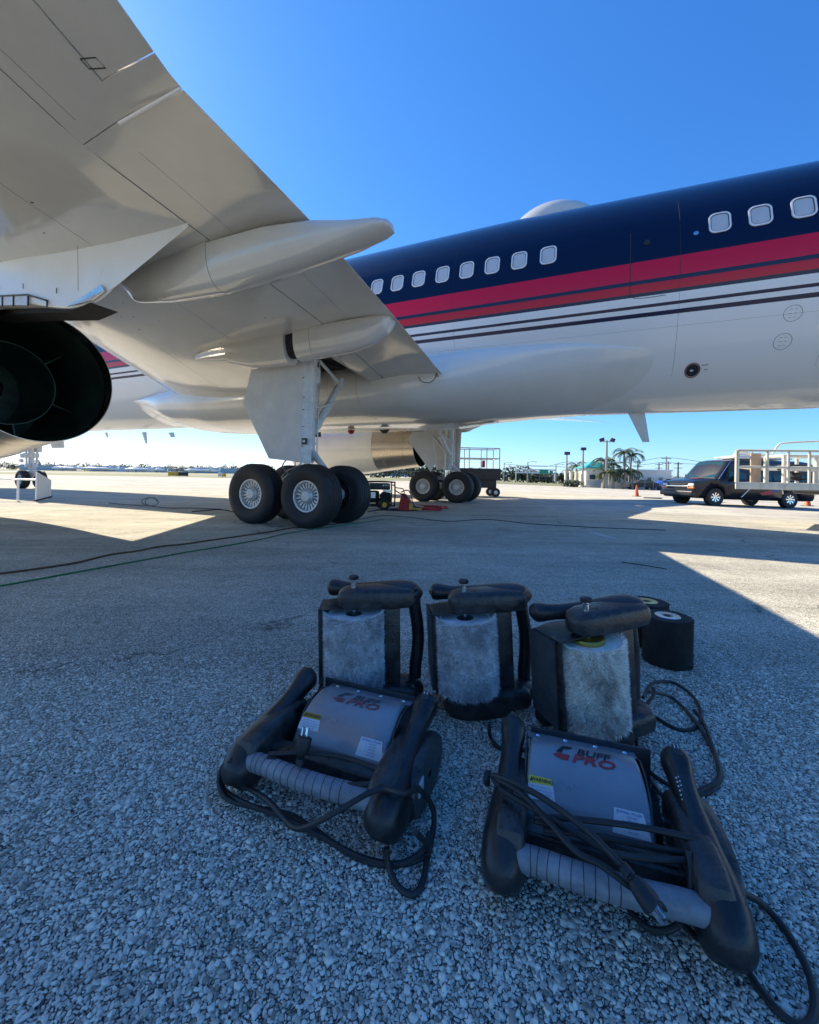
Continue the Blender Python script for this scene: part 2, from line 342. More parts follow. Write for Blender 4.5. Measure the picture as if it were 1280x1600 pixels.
def smooth_path(pts, seg=8):
    P = [Vector(p) for p in pts]; P = [2*P[0]-P[1]] + P + [2*P[-1]-P[-2]]; out = []
    for i in range(1, len(P)-2):
        for k in range(seg):
            t = k/seg; a, b_, c, d = P[i-1], P[i], P[i+1], P[i+2]
            out.append(0.5*((2*b_) + (c-a)*t + (2*a-5*b_+4*c-d)*t*t + (3*b_-a-3*c+d)*t**3))
    out.append(P[-2]); return out
def lerp(x, xs, ys):
    return float(np.interp(x, xs, ys))
def text_mesh(s, size, shear=0.0, bold=0.0, spacing=1.0, extrude=0.0):
    cu = bpy.data.curves.new('lettering', 'FONT'); cu.body = s; cu.size = size; cu.shear = shear; cu.offset = bold; cu.space_character = spacing
    cu.align_x = 'CENTER'; cu.align_y = 'CENTER'; cu.extrude = extrude; cu.resolution_u = 2
    o = bpy.data.objects.new('lettering', cu); col.objects.link(o)
    dg = bpy.context.evaluated_depsgraph_get(); dg.update()
    me = bpy.data.meshes.new_from_object(o.evaluated_get(dg)); bpy.data.objects.remove(o); bpy.data.curves.remove(cu)
    return me
def cut(o, cutter_mb, m):
    c = cutter_mb.build('cutter', m, plane); md = o.modifiers.new('cut', 'BOOLEAN'); md.operation = 'DIFFERENCE'; md.object = c; md.solver = 'EXACT'
    try: md.material_mode = 'TRANSFER'
    except Exception: pass
    dg = bpy.context.evaluated_depsgraph_get(); dg.update()
    me = bpy.data.meshes.new_from_object(o.evaluated_get(dg)); o.modifiers.clear(); o.data = me
    bpy.data.objects.remove(c)

# ------------------------------------------------------------------ ground and sky-line setting
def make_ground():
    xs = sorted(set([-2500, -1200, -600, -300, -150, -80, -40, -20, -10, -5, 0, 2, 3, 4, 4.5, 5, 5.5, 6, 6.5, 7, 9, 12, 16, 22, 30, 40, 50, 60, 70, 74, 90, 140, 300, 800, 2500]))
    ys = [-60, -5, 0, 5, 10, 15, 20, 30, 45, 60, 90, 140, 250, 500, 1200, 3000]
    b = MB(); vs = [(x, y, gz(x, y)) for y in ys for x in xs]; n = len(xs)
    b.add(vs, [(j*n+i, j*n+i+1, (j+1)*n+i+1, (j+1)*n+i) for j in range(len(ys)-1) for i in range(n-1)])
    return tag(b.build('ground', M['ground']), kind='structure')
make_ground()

def ground_strip(name, pts, m, lift=0.004, kind='structure', label=None, cat=None, parent=None):
    b = MB(); b.add([(p.x, p.y, gz(p.x, p.y) + lift) for p in pts], [tuple(range(len(pts)))])
    o = b.build(name, m, parent, smooth=0); return tag(o, label, cat, kind=kind)
# grass fields far out (pixel outlines turned into places on the ground)
def gq(*px): return [ong(*p) for p in px]
M['turf'] = mat('turf', (0.16, 0.18, 0.07), 0.95, var=0.25, vscale=0.15, c2=(0.24, 0.23, 0.11))
def turf(X0, X1, Y0, Y1, name='grass_field', lift=0.02):
    nx = 24; b = MB(); xs = [X0+(X1-X0)*i/nx for i in range(nx+1)]
    vs = [(x, y, gz(x, y)+lift) for y in (Y0, (Y0+Y1)/2, Y1) for x in xs]; n = nx+1
    b.add(vs, [(j*n+i, j*n+i+1, (j+1)*n+i+1, (j+1)*n+i) for j in range(2) for i in range(nx)])
    return tag(b.build(name, M['turf']), kind='structure')
turf(-95, 45, 62, 125)
turf(45, 260, 95, 128)
turf(-400, 500, 150, 420)
# painted taxi lines
def dash(p0, p1, wd, name='painted_line'):
    p0, p1 = Vector(p0), Vector(p1); t = (p1-p0).normalized(); n = Vector((-t.y, t.x, 0))*wd/2
    ground_strip(name, [p0-n, p1-n, p1+n, p0+n], M['asph_line'], 0.004)
for a, c in (((148,757),(190,757.3)),((205,757.6),(240,757.9)),((253,758.2),(289,758.8)),((303,759.6),(336,760.2)),((352,761),(385,762)),((92,753),(130,753.4)),((60,756),(84,756.2))):
    dash(ong(*a), ong(*c), 0.35)
dash(ong(925,832), ong(957,841), 0.16)
dash(ong(856,793), ong(868,795), 0.2); dash(ong(842,783), ong(852,785.5), 0.3); dash(ong(828,776.5), ong(836,778), 0.35)
dash(onz(150,747.5,0), onz(420,750.5,0), 0.5)

def make_stones():
    """crushed stone standing proud of the worn binder in the foreground"""
    Y0, Y1 = 0.5, 1.9; sp = 0.0064
    gx, gy = np.meshgrid(np.arange(-2.0, 2.1, sp), np.arange(Y0, Y1, sp))
    gx = gx.ravel() + rng.uniform(-.0036, .0036, gx.size); gy = gy.ravel() + rng.uniform(-.0036, .0036, gy.size)
    k = (np.abs(gx) < gy*1.06 + 0.03); gx, gy = gx[k], gy[k]
    k = rng.random(gx.size) < np.clip((Y1 + 0.02 - gy)/0.95, 0, 1)**.7*0.94; gx, gy = gx[k], gy[k]
    n = gx.size
    # squashed irregular six sided stones: bottom ring, chamfer ring, top ring
    ns = 6; ang = np.arange(ns)/ns*2*np.pi
    A = ang[None, :] + rng.uniform(-.35, .35, (n, ns)) + rng.uniform(0, 6, (n, 1))
    s = rng.lognormal(np.log(0.0028), 0.42, (n, 1)); s = np.clip(s, .0012, .0078)
    rr = s*rng.uniform(.75, 1.2, (n, ns)); el = rng.uniform(.7, 1.3, (n, 1))
    cx, cy = rr*np.cos(A)*el, rr*np.sin(A)/el
    rot = rng.uniform(0, np.pi, (n, 1)); ax = cx*np.cos(rot)-cy*np.sin(rot); ay = cx*np.sin(rot)+cy*np.cos(rot)
    h = s*rng.uniform(.28, .75, (n, 1)); tx, ty = rng.uniform(-.35, .35, (n, 1)), rng.uniform(-.35, .35, (n, 1))
    def ring(f, z): return np.stack([gx[:, None]+ax*f, gy[:, None]+ay*f, z + (tx*ax+ty*ay)*f*(z > 0)], -1)
    r0 = ring(1.0, np.full((n, ns), -0.0005)); r1 = ring(0.97, np.repeat(h*0.55, ns, 1)); r2 = ring(0.62, np.repeat(h, ns, 1))
    V = np.concatenate([r0, r1, r2], 1).reshape(-1, 3)
    base = np.arange(n)[:, None]*ns*3
    quads = []
    for lv in (0, 1):
        for j in range(ns):
            k2 = (j+1) % ns; quads.append([lv*ns+j, lv*ns+k2, (lv+1)*ns+k2, (lv+1)*ns+j])
    quads += [[2*ns, 2*ns+1, 2*ns+2, 2*ns+3], [2*ns, 2*ns+3, 2*ns+4, 2*ns+5]]
    Q = (base[:, :, None] + np.array(quads)[None]).reshape(-1, 4)
    me = bpy.data.meshes.new('aggregate_stones'); me.vertices.add(len(V)); me.vertices.foreach_set('co', V.ravel().astype(np.float32))
    me.loops.add(Q.size); me.loops.foreach_set('vertex_index', Q.ravel().astype(np.int32))
    me.polygons.add(len(Q)); me.polygons.foreach_set('loop_start', np.arange(0, Q.size, 4, dtype=np.int32))
    me.update(calc_edges=True); me.validate()
    me.materials.append(M['stone']); o = bpy.data.objects.new('aggregate_stones', me); col.objects.link(o)
    tag(o, 'pale crushed stones set in the dark apron surface in the foreground', 'gravel', kind='stuff')
make_stones()

# ------------------------------------------------------------------ the airliner
TH = 0.437; CA, CL = -4.726, 9.318
px = -(-CA)*math.cos(TH) - (-CL)*math.sin(TH); py = (-CA)*math.sin(TH) - (-CL)*math.cos(TH)
plane = empty('airliner', (px, py, 0), (0, 0, math.pi-TH), 'huge twin engined airliner in navy, red and white parked over the apron', 'airplane')
FZ = 4.186
def fdz(a): return 0.012*(a+4.0)
def fus_dims(a):
    """half width, half height up, half height down, centre z"""
    s = 1.0
    if a > 17.5: s = math.sqrt(max(0.0005, 1 - ((a-17.5)/5.9)**2.0))
    drop = -0.55*max(0, (a-17.5)/5.9)**1.5
    up = lerp(a, [-12, -8, -5.5, -3, 0], [1.86, 1.93, 2.03, 2.14, 2.14]); dn = lerp(a, [-24, -15, -9], [1.0, 1.9, 2.0]); hw = 1.88; c = FZ + fdz(a) + drop
    if a < -9:
        t = min(1, (-9-a)/15); hw = 1.88*(1-t**1.6)+0.15; up = 1.86*(1-0.72*t**1.5); dn = 2.0*(1-0.8*t**1.1)*1; c += 0.9*t**1.4
    return hw*s, up*s, dn*s, c
def fus_ring(a, n=96, grow=0.0):
    hw, up, dn, c = fus_dims(a); out = []
    for k in range(n):
        t = 2*math.pi*k/n; y = math.cos(t)*(hw+grow); z = math.sin(t)*((up if math.sin(t) > 0 else dn)+grow); out.append((a, y, c+z))
    return out
def fus_l(a, z, grow=0.0):
    hw, up, dn, c = fus_dims(a); v = (z-c)/((up if z > c else dn)+grow); return (hw+grow)*math.sqrt(max(0, 1-v*v))
aa = list(np.arange(-23.5, -8, 1.2)) + list(np.arange(-8, 17.5, 0.8)) + [17.5, 18.5, 19.5, 20.5, 21.3, 22, 22.5, 22.9, 23.2, 23.36]
b = MB(); b.loft([fus_ring(a) for a in aa]); b.build('fuselage', M['livery'], plane)
FUSE = children(plane)[0]

# cabin windows
def rrect(w_, h_, r, n=5):
    out = []
    for cx, cz, a0 in ((w_/2-r, h_/2-r, 0), (-w_/2+r, h_/2-r, 90), (-w_/2+r, -h_/2+r, 180), (w_/2-r, -h_/2+r, 270)):
        for k in range(n+1):
            t = R(a0 + 90*k/n); out.append((cx + r*math.cos(t), cz + r*math.sin(t)))
    return out
def on_fus(a0, z0, u, v, off, side=1):
    z = z0 + v; return (a0+u, side*(fus_l(a0+u, z)+off), z)
def add_window(a0, z0):
    W_, H_ = 0.275, 0.345
    o1, i1 = rrect(W_, H_, .085), rrect(W_-.045, H_-.045, .07)
    b = MB(); outer0 = [on_fus(a0, z0, u, v, -.004) for u, v in o1]; outer1 = [on_fus(a0, z0, u, v, .016) for u, v in o1]; inn = [on_fus(a0, z0, u, v, .018) for u, v in i1]; inn2 = [on_fus(a0, z0, u, v, -.02) for u, v in i1]
    b.loft([outer0, outer1, inn, inn2], cap=False)
    fr = b.build('window', M['win_frame'], plane)
    b = MB(); n = len(i1); rr_ = rrect(W_-.03, H_-.03, .075); b.loft([[on_fus(a0, z0, u*k_, v*k_, .0035) for u, v in rr_] for k_ in (1, .7, .4, .01)], cap=False)
    b.build('pane', M['win_shade'], fr, smooth=0)
    gk = [on_fus(a0, z0, u, v, .005) for u, v in rrect(W_-.055, H_-.055, .065)]; MB().tube(gk + gk[:2], .0055, 5, cap=False).build('rim_shade_ring', M['gear_paint'] if a0 < -9 else M['grip_line'], fr)  # dark ring painted in for the shade inside the window rim
WIN = [(-.39,4.81),(-.87,4.80),(-1.35,4.80),(-1.86,4.79),(-2.35,4.78),(-2.84,4.77),(-3.33,4.76),(-3.83,4.75),(-6.28,4.73),(-6.76,4.715),(-7.24,4.71),(-7.73,4.70),(-8.22,4.70)]
for a, z in WIN: add_window(a, z)
for k in range(1, 15): add_window(-.39+.508*k, 4.81+.006*k)
for k in range(6): add_window(10.5+.508*k, 4.90)
# over-wing door seal
def seal(pts, r=.005, name='door_seal', m='seam', parent=plane):
    b = MB(); b.tube(smooth_path(pts, 4), r, 6); return b.build(name, M[m], parent)
seal([on_fus(-5.1, 3.85+.1*k, 0, 0, .0) for k in range(0, 11)], .006)
seal([on_fus(-5.78, 3.92+.1*k, 0, 0, .0) for k in range(0, 10)], .003)
seal([on_fus(-5.1, 3.85, 0, 0, .0), on_fus(-5.13, 3.78, 0, 0, 0), on_fus(-5.25, 3.745, 0, 0, 0), on_fus(-5.6, 3.74, 0, 0, 0)], .005)
for a_ in (-7.6, -5.78, -2.1, -.1): seal([on_fus(a_, 2.6+.12*k, 0, 0, -.0006) for k in range(0, 24)], .0016, 'skin_joint')
for z_ in (3.28, 5.3): seal([on_fus(-7.9+.4*k, z_+.012*(-7.9+.4*k+6), 0, 0, -.0006) for k in range(0, 20)], .0014, 'skin_joint')
# ports on the white belly side
def disc(a, z, r, m, name, off=.004, rim=None, n=28):
    b = MB(); pts = [on_fus(a, z, r*math.cos(2*math.pi*k/n), r*.95*math.sin(2*math.pi*k/n), off) for k in range(n)]; b.add(pts, [tuple(range(n))])
    o = b.build(name, M[m], plane, smooth=0)
    if rim:
        b = MB(); ring = [on_fus(a, z, (r+.012)*math.cos(2*math.pi*k/n), (r+.012)*.95*math.sin(2*math.pi*k/n), off*.5) for k in range(n+1)]; b.tube(ring, .009, 6); b.build('rim', M[rim], o)
    return o
p = disc(-6.06, 2.66, .088, 'black_frame', 'drain_port', rim='worn_red')
b = MB(); b.lathe([(0, .014), (.02, .012), (.024, .001)], on_fus(-6.06, 2.66, 0, 0, .0), (0, 1, -.4), 12); b.build('nozzle_tip', M['steel'], p)
for a, z in ((-7.18, 3.27), (-7.13, 2.93)):
    n = 32; ring = [on_fus(a, z, .105*math.cos(2*math.pi*k/n), .10*math.sin(2*math.pi*k/n), .0) for k in range(n+1)]
    o = MB().tube(ring, .0025, 5).build('access_port', M['seam'], plane)
    for zz in (-.05, 0, .05):
        for u in (-.045, .01, ):
            MB().tube([on_fus(a, z, u, zz, 0), on_fus(a, z, u+.035, zz, 0)], .0022, 5).build('latch_mark', M['seam'], o)
b = MB(); b.box(on_fus(-6.22, 2.72, 0, 0, .0), (.09, .004, .014)); b.box(on_fus(-6.24, 2.66, 0, 0, .0), (.05, .004, .012)); b.build('placard', M['worn_ink'], plane)
disc(-5.98, 4.62, .035, 'chrome', 'static_port')
b = MB(); b.lathe([(0, .05), (.015, .045), (.02, .001)], on_fus(-5.33, 4.62, 0, 0, 0), (0, 1, .3), 16); b.build('vent_cap', M['black_frame'], plane)
# radome hump on the crown
b = MB()
rings = []
for i in range(17):
    t = i/16; a = -2.75 - 2.0*t; h = math.sin(math.pi*min(1, t*1.0))**0.55
    top = FZ+fdz(a)+fus_dims(a)[1]
    rings.append([(a, math.cos(math.pi*k/16)*.62*max(h, .05), top-.16+(.58*max(h, .02))*math.sin(math.pi*k/16)**.8) for k in range(17)] )
b.loft(rings, cap=True, closed=True); b.build('satellite_radome', M['wing_paint'], plane)
# belly aerials
def fin(a, l, z, h, c0, c1, sweep, m='wing_paint', th=.035, name='blade_aerial'):
    b = MB(); b.loft([[(a+c0/2, l, z), (a, l+th/2, z), (a-c0/2, l, z), (a, l-th/2, z)], [(a+c1/2+sweep, l, z-h), (a+sweep, l+th/4, z-h), (a-c1/2+sweep, l, z-h), (a+sweep, l-th/4, z-h)]])
    return b.build(name, M[m], plane, smooth=0)
fin(-5.32, 0, 2.25, .66, .32, .12, -.2)
fin(10.2, 0, 2.25, .42, .3, .1, -.15); fin(8.0, .5, 2.12, .16, .3, .2, -.1, 'gear_paint'); fin(12.5, 0, 2.3, .2, .2, .08, -.1)
fin(2.3, .3, 1.98, .13, .3, .22, -.05, 'black_frame'); fin(.25, .2, 2.0, .10, .3, .12, 0, 'black_frame')
b = MB(); b.lathe([(0, .09), (.05, .085), (.1, .05), (.11, .001)], (1.25, .2, 2.02), (0, 0, -1), 20); b.build('beacon', M['red'], plane)

# wing to body fairing, in panels with joints between
def fair_ring(a, n=120):
    t = lerp(a, [-6.1, -5.6, -4.8, -3.6, -2.4, -1.2, 5.0, 6.5, 7.6, 8.6], [0, .04, .14, .32, .60, .95, 1, .8, .35, 0])
    hw, up, dn, c = fus_dims(a); bot = 2.0 + fdz(a)*.5; top = lerp(a, [-6.1, -5.6, -5.0, -4.2, -2.5, 6, 7.6, 8.6], [2.55, 2.85, 3.12, 3.36, 3.5, 3.4, 3.0, 2.6]); zc = (top+bot)/2; hz = (top-bot)/2; out = []
    for k in range(n):
        q = 2*math.pi*k/n; cq, sq = math.cos(q), math.sin(q); e = 0.72
        y1, z1 = 2.07*math.copysign(abs(cq)**e, cq), zc + hz*math.copysign(abs(sq)**e, sq)
        r_ = math.hypot(y1/hw, (z1-c)/dn); y0, z0 = y1*.975/r_, c+(z1-c)*.975/r_
        out.append((a, y0+(y1-y0)*t, z0+(z1-z0)*t))
    return out
for a0, a1 in ((-6.1, -.062), (-.054, .666), (.674, 2.9), (2.908, 8.6)):
    n = max(3, int((a1-a0)/.25)); b = MB(); b.loft([fair_ring(a0+(a1-a0)*i/n) for i in range(n+1)]); b.build('belly_fairing_panel', M['white_paint'], plane)

# wing
def aTE(l): return lerp(l, [1, 2.14, 4.46, 6.27, 7.62, 19], [-1.88, -1.93, -2.13, -2.25, -2.25, -5.4])
def aLE(l): return 6.1 - .51*(l-2)
def zTE(l): return 2.80 + .0875*(l-2)
def zLE(l): return lerp(l, [1, 2, 4.7, 19], [3.10, 3.22, 3.60, 4.75])
def yt(s): s = min(1, max(0, s)); return 5*(.2969*math.sqrt(s) - .126*s - .3516*s*s + .2843*s**3 - .1036*s**4)
def wz(l, s, lower=True):
    c = aLE(l)-aTE(l); zc = zLE(l) + (zTE(l)-zLE(l))*s
    k = lerp(l, [2, 7, 19], [.098, .082, .06]); cusp = .010*c*math.exp(-((s-.9)/.1)**2)
    return zc - yt(s)*c*k + cusp if lower else zc + yt(s)*c*k*1.2 + .012*min(1, s*8)*(1)
def chord_strip(name, l0, l1, fa0, fa1, m='wing_paint', side=1, nl=None, ns=26, parent=None, thin=False):
    """solid between two chordwise fractions (functions of l giving the a coordinate, fa0 is the forward one)"""
    nl = nl or max(2, int((l1-l0)/.4)); rings = []
    for i in range(nl+1):
        l = l0+(l1-l0)*i/nl; A0, A1 = fa0(l), fa1(l); c = aLE(l)-aTE(l); ring = []
        s0, s1 = (aLE(l)-A0)/c, (aLE(l)-A1)/c
        ss = [s0+(s1-s0)*(.5-.5*math.cos(math.pi*j/ns)) for j in range(ns+1)]
        for s_ in ss: ring.append((aLE(l)-s_*c, side*l, wz(l, s_)))
        for s_ in reversed(ss):
            z = wz(l, s_, False)
            if thin: z = min(z, wz(l, s_)+.12)
            ring.append((aLE(l)-s_*c, side*l, max(z, wz(l, s_)+.006)))
        rings.append(ring)
    b = MB(); b.loft(rings); return b.build(name, M[m], parent or plane, smooth=30)
seam = lambda l: lerp(l, [1, 2.1, 4.5, 5.3, 6.23, 7.57, 19], [-.70, -.72, -1.02, -1.06, -1.07, -1.12, -4.35])
seam_i = lambda l: lerp(l, [1, 2.1, 3.4, 5.0, 6.3], [-1.30, -1.33, -1.42, -1.50, -1.62])
g = .007
wing = {}
for sd in (1, -1):
    wing[sd] = chord_strip('wing', 1.3, 19, aLE, lambda l: seam(l)+g*1.5, side=sd, ns=40)
    chord_strip('flap_panel', 1.9, 6.2, lambda l: seam(l)-g, lambda l: seam_i(l)+.002, side=sd, ns=10)
    chord_strip('flap_panel', 1.9, 6.2, lambda l: seam_i(l)-.002, aTE, side=sd, ns=12)
    chord_strip('flap_panel', 6.206, 7.56, lambda l: seam(l)-g, aTE, side=sd, ns=18)
    chord_strip('thrust_gate', 7.568, 7.775, lambda l: seam(l)-g*.3, aTE, side=sd, ns=14)
    chord_strip('aileron_fixed_panel', 7.765, 8.6, lambda l: seam(l)-.002, lambda l: lerp(l, [7.7, 8.3, 19], [-1.74, -1.92, -5]), side=sd, ns=12)
    chord_strip('outboard_flap', 7.783, 18.9, lambda l: (lerp(l, [7.7, 8.3, 8.6, 19], [-1.75, -1.93, -2.02, -5]) if l < 8.65 else seam(l))-g, aTE, side=sd, ns=16)
# pale tube standing in for the sunlit gap edge at the trailing edge
MB().tube([(-1.6, 7.578, zTE(7.58)+.02), (-2.25, 7.578, zTE(7.58)+.015)], .012, 6).build('lit_gap_edge', M['pale_paint'], plane)
# wheel well, cut up into the lower skin
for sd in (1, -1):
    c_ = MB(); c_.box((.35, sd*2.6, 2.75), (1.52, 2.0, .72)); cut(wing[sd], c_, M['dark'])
    for p_ in [o for o in children(plane) if o.name.startswith('belly_fairing_panel')]:
        pass
# inspection hatch on the flap, small rivets and drain marks
def under(l, a, off=.0): c = aLE(l)-aTE(l); return Vector((a, l, wz(l, (aLE(l)-a)/c)-off))
hat = MB(); hp = [(7.91, -1.79), (7.88, -1.895), (7.82, -1.885), (7.855, -1.775), (7.91, -1.79)]
hat.tube([under(l, a) for l, a in hp], .004, 6); hat.build('hatch_outline', M['seam'], plane)
for i in range(26):
    l, a = random.uniform(3, 9), random.uniform(-.9, 2.5); b = MB(); q = under(l, a); b.box(q, (.03*random.uniform(.3, 1), .012, .006), Matrix.Rotation(random.uniform(0, 3), 3, 'Z')); b.build('drain_mark', M['seam'], plane)
# access panel outlines in the lower skin
def skin_line(pts, r=.0016, name='skin_joint'):
    out = []
    for (l0, a0), (l1, a1) in zip(pts, pts[1:]):
        for k in range(8): out.append(under(l0+(l1-l0)*k/8, a0+(a1-a0)*k/8))
    out.append(under(*pts[-1])); MB().tube(out, r, 5).build(name, M['seam'], plane)
skin_line([(9.5, -.6), (7.5, 0.1), (4.5, .75)]); skin_line([(9.8, 1.2), (7.2, 1.9)]); skin_line([(7.35, -1.45), (6.35, -1.38)], .0012); skin_line([(7.7, -1.3), (9.5, -1.75)], .0012)
skin_line([(4.7, 1.6), (4.7, 3.3)]); skin_line([(4.9, 2.4), (2.4, 3.4)])

# flap track fairings
def canoe(l0, prof, name='flap_track_fairing', slant=0.0, n=20, m='wing_paint'):
    """prof: a, half width, bottom z, top z"""
    rings = []
    for a, hw, zb, zt in prof:
        r = []; l = l0 + slant*(a)
        for k in range(n):
            q = 2*math.pi*k/n; c, s_ = math.cos(q), math.sin(q)
            zc = zt - .02; 
            r.append((a, l + hw*math.copysign(abs(c)**.8, c), (zc + (zc-zb)*math.copysign(abs(s_)**.85, s_)) if s_ < 0 else zc + .05*s_))
        rings.append(r)
    b = MB(); b.loft(rings); return b.build(name, M[m], plane, smooth=40)
T1 = lambda a: wz(6.15, min(1, max(0, (aLE(6.15)-a)/(aLE(6.15)-aTE(6.15)))))+.03
def dens(prof, k=6):
    out = []; cols = list(zip(*prof)); t = np.linspace(0, len(prof)-1, (len(prof)-1)*k+1)
    res = [[lerp(x, range(len(prof)), c) for x in t] for c in cols]
    for r in res[1:]:
        for _ in range(2):
            rr = r[:]
            for i in range(1, len(r)-1): rr[i] = (r[i-1]+2*r[i]+r[i+1])/4
            r[:] = rr
    return list(zip(*res))
canoe(6.2, dens([(.80, .004, T1(.8)-.03, T1(.8)), (.45, .09, 2.90, T1(.45)), (-.1, .18, 2.83, T1(-.1)), (-1.035, .235, 2.77, T1(-1.03))]))
canoe(6.2, dens([(-1.045, .235, 2.77, 3.20), (-1.8, .23, 2.80, 3.18), (-2.35, .20, 2.85, 3.12), (-2.7, .17, 2.89, 3.05), (-2.95, .13, 2.935, 3.03), (-3.04, .09, 2.96, 3.01), (-3.06, .05, 2.97, 2.99)]))
T2 = lambda a: wz(4.3, min(1, max(0, (aLE(4.3)-a)/(aLE(4.3)-aTE(4.3)))))+.03
canoe(4.25, dens([(1.95, .015, 2.87, 2.95), (1.5, .08, 2.80, T2(1.5)), (1.05, .13, 2.74, T2(1.05))]))
canoe(4.25, dens([(1.04, .165, 2.70, T2(1)), (.6, .18, 2.60, T2(.6)), (0.1, .20, 2.57, T2(.1)), (-.27, .21, 2.57, T2(-.27))]))
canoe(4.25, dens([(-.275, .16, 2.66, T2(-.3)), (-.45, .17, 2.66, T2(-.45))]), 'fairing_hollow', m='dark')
canoe(4.25, dens([(-.455, .205, 2.60, T2(-.5)), (-.76, .21, 2.61, T2(-.8))]))
canoe(4.25, dens([(-.768, .21, 2.61, T2(-.8)), (-1.3, .2, 2.63, 3.05), (-1.75, .18, 2.70, 3.05), (-1.98, .15, 2.84, 3.05), (-2.06, .10, 2.96, 3.05)]))
for l0, ext in ((11.5, 1), (14.5, .85)):
    z0 = zTE(l0); e0 = aTE(l0)
    canoe(l0, dens([(e0+2.6*ext, .02, wz(l0, .4), wz(l0, .4)+.1), (e0+1.5*ext, .15, z0-.32, z0+.05), (e0+.3, .18, z0-.34, z0+.08), (e0-.5, .12, z0-.15, z0+.06), (e0-.75, .02, z0, z0+.05)]))
# bonding wire at the flap root
MB().tube(smooth_path([(-1.5, 2.08, 2.76), (-1.58, 2.10, 2.66), (-1.75, 2.12, 2.62), (-1.86, 2.14, 2.68), (-1.9, 2.14, 2.78)]), .008, 6).build('seal_strap', M['seam'], plane)
MB().box((-1.9, 2.12, 2.76), (.07, .03, .09)).build('flap_bracket', M['steel'], plane)

